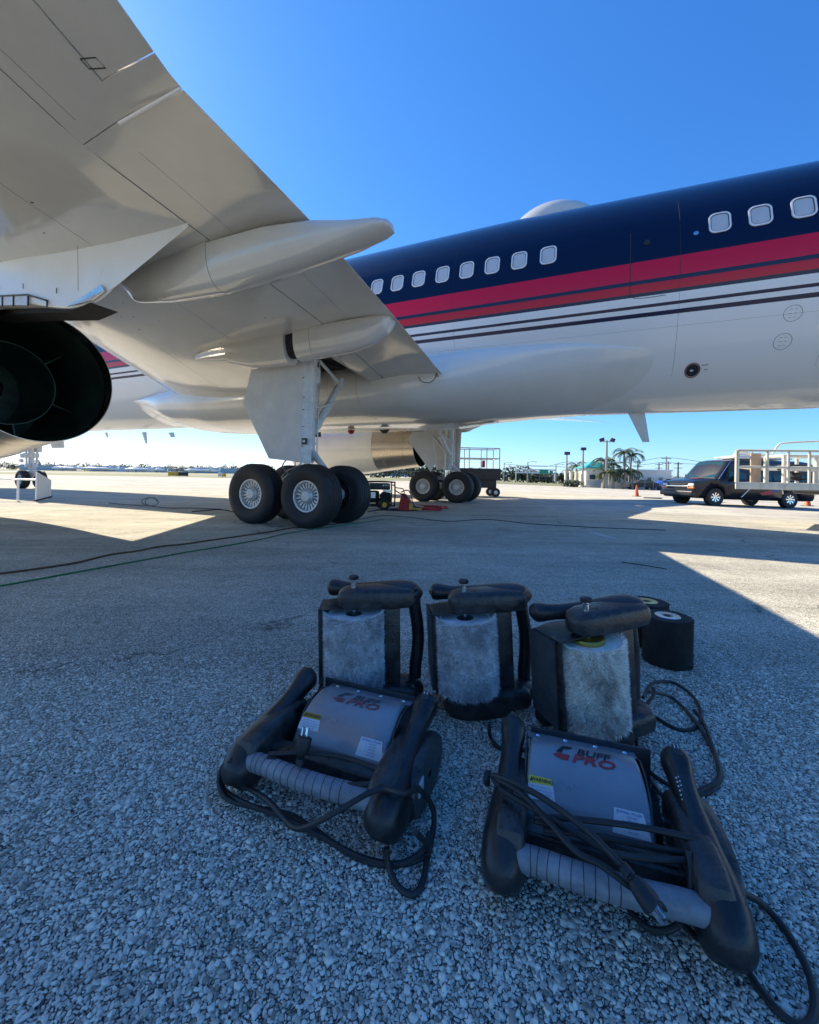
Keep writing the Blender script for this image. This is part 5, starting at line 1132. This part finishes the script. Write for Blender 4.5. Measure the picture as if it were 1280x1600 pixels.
# work stool with roller base in front of the near wheels
st = empty('rolling_stool', (-1.88, 7.28, 0), (0, 0, R(6)), 'small black rolling mechanic stool with blue can on its tray beside the main wheel', 'stool')
MB().box((.02, 0, .42), (.42, .2, .035), bev=.015).build('seat', M['black_frame'], st)
b = MB(); b.tube([(.04, 0, .1), (.04, 0, .41)], .028, 10); b.tube([(-.05, 0, .3), (.04, 0, .18)], .012, 6); b.build('column', M['black_frame'], st)
b = MB(); b.box((.06, 0, .085), (.44, .22, .03), bev=.008); b.build('tray', M['black_frame'], st)
for x, y in ((-.15, -.1), (0, -.1), (.13, -.1), (.26, -.1), (-.15, .1), (.26, .1)): MB().lathe([(-.02, .001), (-.02, .035), (.02, .035), (.02, .001)], (x, y, .036), (0, 1, 0), 16).build('castor', M['wood'], st)
b = MB(); b.lathe([(0, .001), (0, .035), (.15, .035), (.155, .02), (.18, .02), (.18, .001)], (0, 0, 0), (1, 0, 0), 20); o = b.build('spray_can', M['blue_tool']); o.location = (-1.98, 7.22, .137); tag(o, 'blue spray can lying on the rolling stool tray', 'can')

# folding barrier near the nose gear
ba = empty('portable_stand', (-9.80, 10.85, 0), (0, 0, R(150)), 'low pale metal stand with slanting end board near the nose wheels', 'stand')
b = MB(); b.prism([(-.05, 0, .03), (.30, 0, .12), (.30, 0, .56), (-.05, 0, .78)], (0, .05, 0)); bb = b.build('end_board', M['pale_paint'], ba, smooth=0)
MB().prism([(-.07, -.012, .0), (.32, -.012, .09), (.32, -.012, .13), (-.07, -.012, .04)], (0, .075, 0)).build('rubber_edge', M['black_frame'], ba, smooth=0)
ba.rotation_euler = (0, 0, R(76))
for x, y in ((-.55, .0), (-1.15, .05), (-.2, .45), (-2.1, .1)):
    R_ = Matrix.Rotation(R(-76), 3, 'Z'); MB().tube([R_ @ Vector((x, y, .02)), R_ @ Vector((x, y, .56))], .028, 8).build('leg', M['pale_paint'], ba)
b = MB(); bars(b, [((.0, .2, .58), (-.6, .0, .57)), ((-.55, .0, .56), (-2.6, .1, .66)), ((-.2, .45, .54), (-1.3, .1, .58))], .02)
b.v = [tuple(Matrix.Rotation(R(-76), 3, 'Z') @ Vector(v)) for v in b.v]; b.build('top_rail', M['pale_paint'], ba)
# debris of straps
b = MB(); b.tube(smooth_path([ong(*p) + Vector((0, 0, .02)) for p in ((170,787),(190,789),(205,790),(222,791),(235,792),(262,795),(300,795),(345,797))], 6), .012, 6)
tag(b.build('cargo_strap', M['worn_ink']), 'dark strap lying in the sunlit triangle of apron near the nose', 'strap')
b = MB(); q0 = ong(236, 791); b.tube([q0 + Vector((.14*math.cos(k*.5)*(1+.03*k), .04*math.sin(k*.3), .11+.10*math.sin(k*.5))) for k in range(22)], .009, 6); tag(b.build('strap_loop', M['worn_ink']), 'small standing loop of dark strap beside the sunlit apron strap', 'strap')

# taxiway sign, small marker boards far left
def box_sign(px0, px1, py0, py1, Y, m_, name, lab, txt=None, cat='sign'):
    a, c = at(px0, py1, Y), at(px1, py0, Y); w_, h_ = c.x-a.x, c.z-a.z
    t = empty(name, (a.x+w_/2, Y, gz(a.x, Y)), (0, 0, 0), lab, cat)
    zb = max(.1, a.z-gz(a.x, Y)); MB().box((0, 0, zb+h_/2), (w_, .25, h_), bev=.03).build('panel', M[m_], t)
    b = MB()
    for k in (-.4, 0, .4): b.tube([(k*w_, 0, 0), (k*w_, 0, zb+.05)], .05, 6)
    b.build('leg', M['concrete'], t) if False else [MB().tube([(k*w_, 0, 0), (k*w_, 0, zb+.05)], .05, 6).build('leg', M['concrete'], t) for k in (-.4, .4)]
    return t
box_sign(263, 278, 739, 745, 70, 'yellow_sign', 'taxiway_sign', 'yellow taxiway sign panel on the far grass, left of a black one')
box_sign(279, 294, 739, 745, 70, 'black_frame', 'taxiway_sign', 'black taxiway sign panel on the far grass, right of a yellow one')
box_sign(347, 353, 741, 746, 70, 'yellow_sign', 'marker_board', 'small orange marker board on the far grass beside a white post')
box_sign(341, 346, 738, 744, 71, 'label', 'marker_board', 'small white marker board on the far grass beside an orange one')

# ------------------------------------------------------------------ terminal hut, buildings
def box_building(X0, X1, Y0, Y1, h, m_, name, lab, cat='building', z0=None):
    z0 = gz((X0+X1)/2, Y0) - .3 if z0 is None else z0
    t = empty(name, ((X0+X1)/2, (Y0+Y1)/2, z0), (0, 0, 0), lab, cat); w_, d_ = X1-X0, Y1-Y0
    MB().box((0, 0, h/2), (w_, d_, h), bev=.02).build('wall', M[m_], t); return t, w_, d_
hut, hw_, hd_ = box_building(26.6, 29.8, 61.5, 64.5, 3.35, 'stucco', 'gate_house', 'small cream gate house with teal pyramid roof beside tall lamp posts')
b = MB(); b.add([(-hw_/2-.35, -hd_/2-.35, 3.35), (hw_/2+.35, -hd_/2-.35, 3.35), (hw_/2+.35, hd_/2+.35, 3.35), (-hw_/2-.35, hd_/2+.35, 3.35), (0, 0, 4.5), (-hw_/2-.35, -hd_/2-.35, 3.2), (hw_/2+.35, -hd_/2-.35, 3.2), (hw_/2+.35, hd_/2+.35, 3.2), (-hw_/2-.35, hd_/2+.35, 3.2)], [(0, 1, 4), (1, 2, 4), (2, 3, 4), (3, 0, 4), (0, 5, 6, 1), (1, 6, 7, 2), (2, 7, 8, 3), (3, 8, 5, 0), (5, 8, 7, 6)]); b.build('roof', M['teal'], hut, smooth=0)
def window_on(par, x, y, z, w_, h_, m_='glass'):
    f = MB().box((x, y, z), (w_+.16, .06, h_+.16)).build('window', M['label'], par); MB().box((x, y-.035, z), (w_, .03, h_)).build('pane', M[m_], f)
window_on(hut, -.8, -hd_/2-.03, 1.9, .9, .7); window_on(hut, .7, -hd_/2-.03, 1.9, 1.1, .7); MB().box((0, -hd_/2-.04, 1.0), (hw_*.98, .04, .7)).build('wall_band', M['hangar'], hut)
off, ow, od = box_building(32.5, 42.8, 67, 77, 3.3, 'stucco', 'office_building', 'long low cream office building with flat roof behind the palms')
MB().box((0, 0, 3.38), (ow+.3, od+.3, .25)).build('parapet', M['label'], off)
for k in range(5): window_on(off, -4.2+1.9*k, -od/2-.03, 1.9, .6, .7)
window_on(off, 4.7, -od/2-.03, 1.1, .8, 1.9, 'black_frame')
MB().prism([(-5.0, -od/2-.4, 3.2), (-2.4, -od/2-.4, .5), (-2.0, -od/2-.4, .5), (-4.6, -od/2-.4, 3.2)], (0, .35, 0)).build('outside_stair', M['hangar'], off, smooth=0)
o2, w2, d2 = box_building(43.2, 46.4, 68, 76, 2.4, 'stucco', 'office_annexe', 'small cream annexe joined to the right end of the office building')
window_on(o2, .2, -d2/2-.03, 1.1, 1.2, 1.2, 'hangar')
# small masonry piers and bush by the gate house
for i, x in enumerate((24.4, 25.2, 26.0)):
    b = MB(); b.box((0, 0, 1.2), (.35, .35, 2.4), bev=.03); b.box((0, 0, 2.45), (.5, .5, .14), bev=.02); o = b.build('gate_pier', M['stucco']); o.location = (x, 64, gz(x, 64)-.1)
    tag(o, ['cream gate pier left of the gate house, outer one', 'cream gate pier left of the gate house, middle one', 'cream gate pier touching the left side of the gate house'][i], 'pier', 'gate piers')

# ------------------------------------------------------------------ poles and lamps
def pole(px_, pytop, Y, r, lab, head=None, name='lamp_post', grp='poles beyond the apron', m_='concrete'):
    a = at(px_, pytop, Y); t = empty(name, (a.x, Y, gz(a.x, Y)-.2), (0, 0, 0), lab, 'lamp post' if name == 'lamp_post' else 'pole', grp); h = a.z-gz(a.x, Y)+.2
    MB().tube([(0, 0, 0), (0, 0, h)], [r, r*.6], 10).build('pole', M[m_], t)
    if head == 'flood':
        MB().tube([(-.6, 0, h-.2), (.6, 0, h-.2)], .06, 6).build('crossbar', M[m_], t)
        for s_ in (-1, 1): MB().box((s_*.75, -.1, h+.05), (.62, .35, .5), Matrix.Rotation(R(s_*20), 3, 'Y'), bev=.05).build('floodlight', M['black_frame'], t)
    if head == 'one': MB().box((0, -.1, h+.15), (.75, .4, .45), bev=.05).build('floodlight', M['black_frame'], t)
    if head == 'arm':
        MB().tube([(0, 0, h-.1), (.9, 0, h+.15), (1.7, 0, h+.12)], .05, 6).build('arm', M[m_], t); MB().box((1.9, 0, h+.08), (.6, .25, .14), bev=.03).build('lamp_head', M['hangar'], t)
    if head == 'cross':
        for dz in (.5, 1.6): MB().box((0, 0, h-dz), (2.2, .12, .14)).build('crossarm', M['trunk'], t)
    return t
pole(948.5, 688, 58, .20, 'tallest lamp post with twin floodlights in front of the office building', 'flood')
pole(911.5, 703, 62, .17, 'lamp post with single floodlight rising behind the gate house', 'one')
pole(886, 710, 60, .16, 'lamp post with single floodlight standing left of the gate house', 'one')
pole(788, 723, 110, .16, 'grey street lamp on a curved arm, leftmost of the row beyond the grass', 'arm')
pole(825, 722, 100, .18, 'grey street lamp on a curved arm near the green highway sign', 'arm')
pole(869, 726, 110, .18, 'grey street lamp on a curved arm right of the green highway sign', 'arm')
pole(1041.5, 713, 95, .24, 'pale concrete utility pole, taller of a pair right of the office building', 'cross', 'utility_pole')
pole(1044.5, 721, 110, .24, 'pale concrete utility pole, shorter of a pair right of the office building', None, 'utility_pole')
pole(1060, 722, 110, .26, 'brown utility pole with crossarms just left of the van', 'cross', 'utility_pole', m_='trunk')
pole(1030, 723, 120, .24, 'dark utility pole with crossarms above the parked cars', 'cross', 'utility_pole', m_='trunk')
pole(997, 719, 100, .22, 'brown utility pole rising behind the tallest palms', 'cross', 'utility_pole', m_='trunk')
pole(85, 722, 320, .5, 'slim far mast on the left horizon beyond the nose wheels', None, 'radio_mast')
for lab, pts in (('upper power line sagging between the far poles', ((788,741-16),(850,729),(886,722),(950,724),(997,721),(1041,715),(1100,722))), ('lower power line sagging between the far poles', ((825,727),(870,729),(930,733),(997,727),(1041,722),(1060,724),(1130,727)))):
    b = MB(); b.tube(smooth_path([at(*p, 100) for p in pts], 6), .045, 5); tag(b.build('power_line', M['seam']), lab, 'power line')
# radio towers on the left horizon
b = MB(); p = at(62, 733, 340)
for s_ in ((-1, -1), (1, -1), (1, 1), (-1, 1)): b.tube([(p.x+s_[0]*1.6, 340+s_[1]*1.6, 0), (p.x, 340, at(62, 722, 340).z)], .35, 5)
tag(b.build('lattice_tower', M['concrete']), 'far lattice tower on the left horizon right of the nose gear', 'tower')
# highway gantry
ga = empty('highway_sign', (at(840, 748, 105).x, 105, gz(35, 105)), (0, 0, 0), 'green highway sign panels on a white gantry beyond the trees', 'sign')
def gbox(x0, y0, x1, y1, m_, nm, Y=105, th=.2):
    a, c = at(x0, y1, Y), at(x1, y0, Y); MB().box(((a.x+c.x)/2-ga.location.x, Y-105, (a.z+c.z)/2-ga.location.z), (c.x-a.x, th, c.z-a.z)).build(nm, M[m_], ga)
gbox(843, 734, 857, 740.5, 'sign_green', 'sign_panel', 104.8); gbox(859, 735.5, 864, 740.5, 'sign_green', 'sign_panel', 104.8)
gbox(806, 733.5, 868, 734.2, 'label', 'gantry_beam'); gbox(806, 738.5, 868, 739.2, 'label', 'gantry_beam'); gbox(866, 733, 867, 752, 'label', 'gantry_post'); gbox(806, 733, 806.8, 752, 'label', 'gantry_post')
b = MB()
for k in range(20): x = at(806+3*k, 736, 105).x-ga.location.x; z0_, z1_ = at(830, 738.8, 105).z-ga.location.z, at(830, 733.8, 105).z-ga.location.z; b.tube([(x, 0, z0_ if k % 2 else z1_), (x+.5, 0, z1_ if k % 2 else z0_)], .05, 4)
b.build('gantry_lattice', M['label'], ga)['kind'] = 'stuff'

# ------------------------------------------------------------------ palms and trees
def palm_meshes(seed, h, n=15, L0=2.4):
    r_ = random.Random(seed); b = MB(); pts = [(0.25*math.sin(z/h*2+seed), .1*z/h, z) for z in np.linspace(0, h, 8)]
    b.tube(pts, [.20-.08*i/7 for i in range(8)], 8); tk = b.mesh('trunk', M['bark'])
    c = Vector(pts[-1]); b = MB()
    for k in range(n):
        az = 2*math.pi*k/n + r_.uniform(-.25, .25); el0 = r_.uniform(-.2, 1.1); L_ = L0*r_.uniform(.8, 1.15); sp = []
        d = Vector((math.cos(az), math.sin(az), 0)); p = c.copy(); el = el0
        for i in range(9): sp.append(p.copy()); p = p + (d*math.cos(el) + Vector((0, 0, math.sin(el))))*L_/8; el -= .26
        side = d.cross(Vector((0, 0, 1)))
        for i in range(1, 9):
            for q in range(2):
                pp = sp[i]+(sp[i-1]-sp[i])*q*.5; fl_ = .62*L_/2.4*math.sin(.35+2.5*i/9)
                for s_ in (-1, 1):
                    tip = pp + side*s_*fl_ + Vector((0, 0, -.32*fl_-r_.uniform(0, .2))) + d*.25; wv = d*.065
                    b.add([pp-wv, pp+wv, tip], [(0, 1, 2)])
        b.tube(sp, .025, 4)
    return tk, b.mesh('crown', M['frond'], smooth=0)
def palm(px_, pytop, Y, lab, seed, L0=2.2):
    a = at(px_, pytop, Y); h = a.z-gz(a.x, Y)-L0*.25; tk, cr = palm_meshes(seed, max(2, h), L0=L0)
    t = empty('palm_tree', (a.x, Y, gz(a.x, Y)-.1), (0, 0, seed), lab, 'palm tree', 'palms by the gate house')
    for me, nm in ((tk, 'trunk'), (cr, 'crown')): o = bpy.data.objects.new(nm, me); col.objects.link(o); o.parent = t
palm(977, 700, 64, 'tallest palm, left one of the high pair above the office roof', 1, 2.5); palm(986, 704, 65, 'second tall palm, right one of the high pair above the office roof', 2, 2.5)
palm(942, 713, 60, 'mid height palm left of the tallest lamp post', 3, 2.2); palm(958, 718, 61, 'mid height palm just right of the tallest lamp post', 4, 2.2)
palm(945, 732, 58, 'short palm in front of the office wall under the lamp post', 5, 1.8); palm(975, 730, 59, 'short bushy palm in front of the office under the tall pair', 6, 2.0); palm(988, 731, 60, 'short palm right of the bushy one in front of the office', 7, 1.8); palm(960, 733, 59, 'short palm between the lamp post and the bushy palm', 8, 1.6)
palm(899, 721, 70, 'palm with drooping crown left of the gate house', 9, 2.6); palm(894, 733, 80, 'shorter palm left of the gate house, behind the drooping one', 10, 2.4); palm(904, 736, 75, 'low palm beside the left wall of the gate house', 11, 2.0)

def leaf_mass(b, c, r, n, sz, r_):
    for _ in range(n):
        u = Vector((r_.gauss(0, 1), r_.gauss(0, 1), r_.gauss(0, 1))).normalized()*(r_.random()**.4); p = Vector((c[0]+u.x*r[0], c[1]+u.y*r[1], c[2]+u.z*r[2]))
        a = Vector((r_.gauss(0, 1), r_.gauss(0, 1), r_.gauss(0, 1))).normalized(); bb = a.orthogonal().normalized()*sz*r_.uniform(.5, 1.2); a = a*sz*r_.uniform(.5, 1.2)
        b.add([p-a, p-bb*.6, p+a, p+bb], [(0, 1, 2, 3)])
def tree(X, Y, h, w_, seed, lab, n=900):
    r_ = random.Random(seed); t = empty('tree', (X, Y, gz(X, Y)-.2), (0, 0, 0), lab, 'tree', 'trees beyond the grass field')
    b = MB(); b.tube([(0, 0, 0), (0, 0, h*.5)], [.25, .12], 6)
    for k in range(4): b.tube([(0, 0, h*.3), (w_*.3*math.cos(k*1.6), w_*.3*math.sin(k*1.6), h*.65)], [.12, .05], 5)
    b.build('trunk', M['trunk'], t); b = MB()
    for k in range(9): q = r_.uniform(0, 6.3); rr = r_.uniform(0, .36)*w_; leaf_mass(b, (rr*math.cos(q), rr*math.sin(q), h*r_.uniform(.38, .8)), (w_*.22, w_*.22, h*.17), n//9, .32, r_)
    b.build('crown', M['leaf'], t, smooth=0)
k = 0
for px_, top, wpx in ((806, 735, 17), (818, 736, 13), (833, 741, 9), (878, 737, 14)):
    Y = 112; a = at(px_, top, Y); tree(a.x, Y, a.z-gz(a.x, Y)+.2, wpx*Y/641, 40+k, ['broad rounded tree left of the highway gantry', 'rounded tree under the left end of the highway gantry', 'small tree just left of the green highway sign', 'dark rounded tree left of the gate house palms'][k]); k += 1
def treeline(x0, x1, Y, h0, h1, n, seed, lab):
    r_ = random.Random(seed); b = MB(); X = x0
    while X < x1:
        w_ = r_.uniform(5, 10); h = r_.uniform(h0, h1); yy = Y+r_.uniform(-6, 6)
        leaf_mass(b, (X, yy, gz(X, yy)+h*.5), (w_*.62, 3, h*.55), n, .5, r_); X += w_*.7
    return tag(b.build('tree_belt', M['leaf'], smooth=0), lab, 'tree belt', kind='stuff')
treeline(-10, 75, 128, 3.0, 5.0, 420, 5, 'belt of dark trees along the far side of the grass field')
treeline(75, 190, 135, 3.2, 5.2, 380, 6, 'belt of trees on the right horizon behind the van')
treeline(-420, -150, 360, 4, 8, 200, 7, 'pale far belt of trees on the left horizon')
treeline(-140, 60, 330, 3, 9, 160, 8, 'far belt of trees behind the hangars')
# fence along the field edge
fe = empty('chain_fence', (0, 0, 0), (0, 0, 0), 'thin chain fence running along the grass field before the trees', 'fence')
b = MB()
for i in range(60): X = -12+i*1.9; b.tube([GP(X, 118), GP(X, 118, 2.0)], .045, 4)
b.build('fence_posts', M['concrete'], fe)['kind'] = 'stuff'
b = MB(); b.tube([GP(X, 118, 2.0) for X in range(-12, 102, 3)], .035, 4); b.tube([GP(X, 118, 1.0) for X in range(-12, 102, 3)], .02, 4); b.build('fence_rail', M['concrete'], fe)
b = MB(); rb_ = random.Random(3); leaf_mass(b, (at(893, 755, 58).x, 58, gz(23, 58)+.5), (1.6, 1, .55), 500, .16, rb_); tag(b.build('bush', M['leaf'], smooth=0), 'low dark bush between the lamp post and the gate house', 'bush')

# parked cars in front of the trees
def car_mesh(b, L_=4.4, h=1.45, w_=1.8):
    P = [(-L_/2, .35), (-L_/2, .85), (-L_/2+.15, .95), (-L_*.26, 1.0), (-L_*.12, h-.05), (L_*.02, h), (L_*.22, h-.03), (L_*.38, 1.02), (L_/2-.05, .95), (L_/2, .8), (L_/2, .35)]
    b.prism([(x, -w_/2, z) for x, z in P], (0, w_, 0)); return b
CARB = {}
def car(X, Y, m_, lab, h=1.45, L_=4.4, rz=0):
    t = empty('parked_car', (X, Y, gz(X, Y)), (0, 0, rz), lab, 'car', 'cars parked near the office'); car_mesh(MB(), L_, h).build('body', M[m_], t, smooth=0)
    for s_ in (-1, 1):
        b = MB(); b.prism([(-L_*.22, s_*.91, 1.0), (-L_*.11, s_*.91, h-.1), (L_*.21, s_*.91, h-.1), (L_*.33, s_*.91, 1.02)], (0, s_*.01, 0)); b.build('side_window', M['glass'], t, smooth=0)
        for x in (-L_*.3, L_*.3): MB().lathe([(-.1, .001), (-.1, .33), (.1, .33), (.1, .001)], (x, s_*.82, .33), (0, 1, 0), 20).build('wheel', M['tyre'], t)
car(35.0, 62, 'black_frame', 'black car parked below the short palms', 1.5); car(39.3, 63, 'blue_car', 'bright blue car parked right of the black car', 1.55, 4.7)
car(43.8, 64, 'pale_paint', 'white car parked right of the bright blue car', 1.45); car(48.2, 64, 'steel', 'silver car parked second right of the bright blue car', 1.6); car(52.4, 65, 'pale_paint', 'white car parked near the nose of the van', 1.45, rz=.2)
car(47.0, 69, 'black_frame', 'dark car parked behind the silver car', 1.7); car(56.5, 66, 'steel', 'grey car parked right behind the van', 1.5)
b = MB()
for i in range(26): X = 33+i*1.2; b.tube([GP(X, 57.5), GP(X, 57.5, 1.7)], .04, 4)
b.tube([GP(33, 57.5, 1.7), GP(48, 57.5, 1.7), GP(63, 57.5, 1.7)], .03, 4); fo = tag(b.build('car_park_fence', M['concrete'], smooth=0), 'low chain fence standing in front of the parked cars', 'fence')

# ------------------------------------------------------------------ far left: hangars and parked aeroplanes
for i, (x0, x1, t0, m_) in enumerate(((138, 180, 733, 'hangar'), (180, 196, 735, 'label'), (240, 262, 735, 'hangar'), (262, 342, 734, 'hangar_roof'), (30, 60, 736, 'hangar'), (600, 640, 737, 'hangar_roof'), (655, 690, 738, 'hangar'))):
    Y = 260; a, c = at(x0, 741, Y), at(x1, t0, Y); t, w_, d_ = box_building(a.x, c.x, Y, Y+30, max(3, c.z), m_, 'hangar', ['long grey blue hangar left of the taxiway signs', 'white shed at the right end of the long grey hangar', 'grey hangar behind the parked aeroplanes', 'wide pale blue roofed hangar behind the taxiway signs', 'low grey hangar behind the nose wheels', 'pale blue roofed hangar seen under the far engine', 'grey hangar seen beside the far main wheels'][i], z0=0)
    b = MB(); b.box((0, -.3, c.z*.45), (w_*.8, .4, c.z*.6)); b.build('door_front', M['label'], t); b = MB(); b.box((0, 0, max(3, c.z)+.2), (w_*1.02, d_, .5)); b.build('roof', M['hangar_roof'], t)
for i, px_ in enumerate((100, 118, 132, 150, 168, 205, 216, 228, 250, 310, 330)):
    Y = 215+6*(i % 3); a = at(px_, 741, Y); L_ = 11+2*(i % 2); t = empty('light_aeroplane', (a.x, Y, 0), (0, 0, R(20+40*(i % 3))), 'small white aeroplane far off on the left horizon, ' + ['leftmost of the row', 'second from the left', 'third from the left', 'fourth from the left', 'fifth from the left', 'sixth from the left', 'seventh from the left', 'just left of the yellow taxiway sign', 'nearest the yellow taxiway sign', 'second from the right end', 'rightmost of the row'][i], 'airplane', 'small aeroplanes parked far off')
    b = MB(); b.lathe([(-L_/2, .05), (-L_*.4, .6), (-L_*.1, .8), (L_*.2, .6), (L_/2, .15)], (0, 0, 1.6), (1, 0, 0), 12); b.box((-.5, 0, 1.3), (1.8, L_, .14)); b.prism([(L_*.38, -.06, 1.7), (L_/2, -.06, 1.7), (L_/2+.4, -.06, 3.6), (L_*.44, -.06, 3.6)], (0, .12, 0)); b.build('airframe', M['pale_paint'], t)
    b = MB(); b.tube([(-1, 1.2, 0), (-1, .8, 1.2)], .08, 5); b.tube([(-1, -1.2, 0), (-1, -.8, 1.2)], .08, 5); b.tube([(-L_*.4, 0, 0), (-L_*.4, 0, 1.2)], .08, 5); b.build('undercarriage', M['black_frame'], t)
for i, px_ in enumerate((268, 277, 282, 293)): palm(px_, 729+(i % 2), 240, ['leftmost far palm above the blue roofed hangar', 'second far palm above the blue roofed hangar', 'third far palm above the blue roofed hangar', 'rightmost far palm above the blue roofed hangar'][i], 20+i, 3.5)
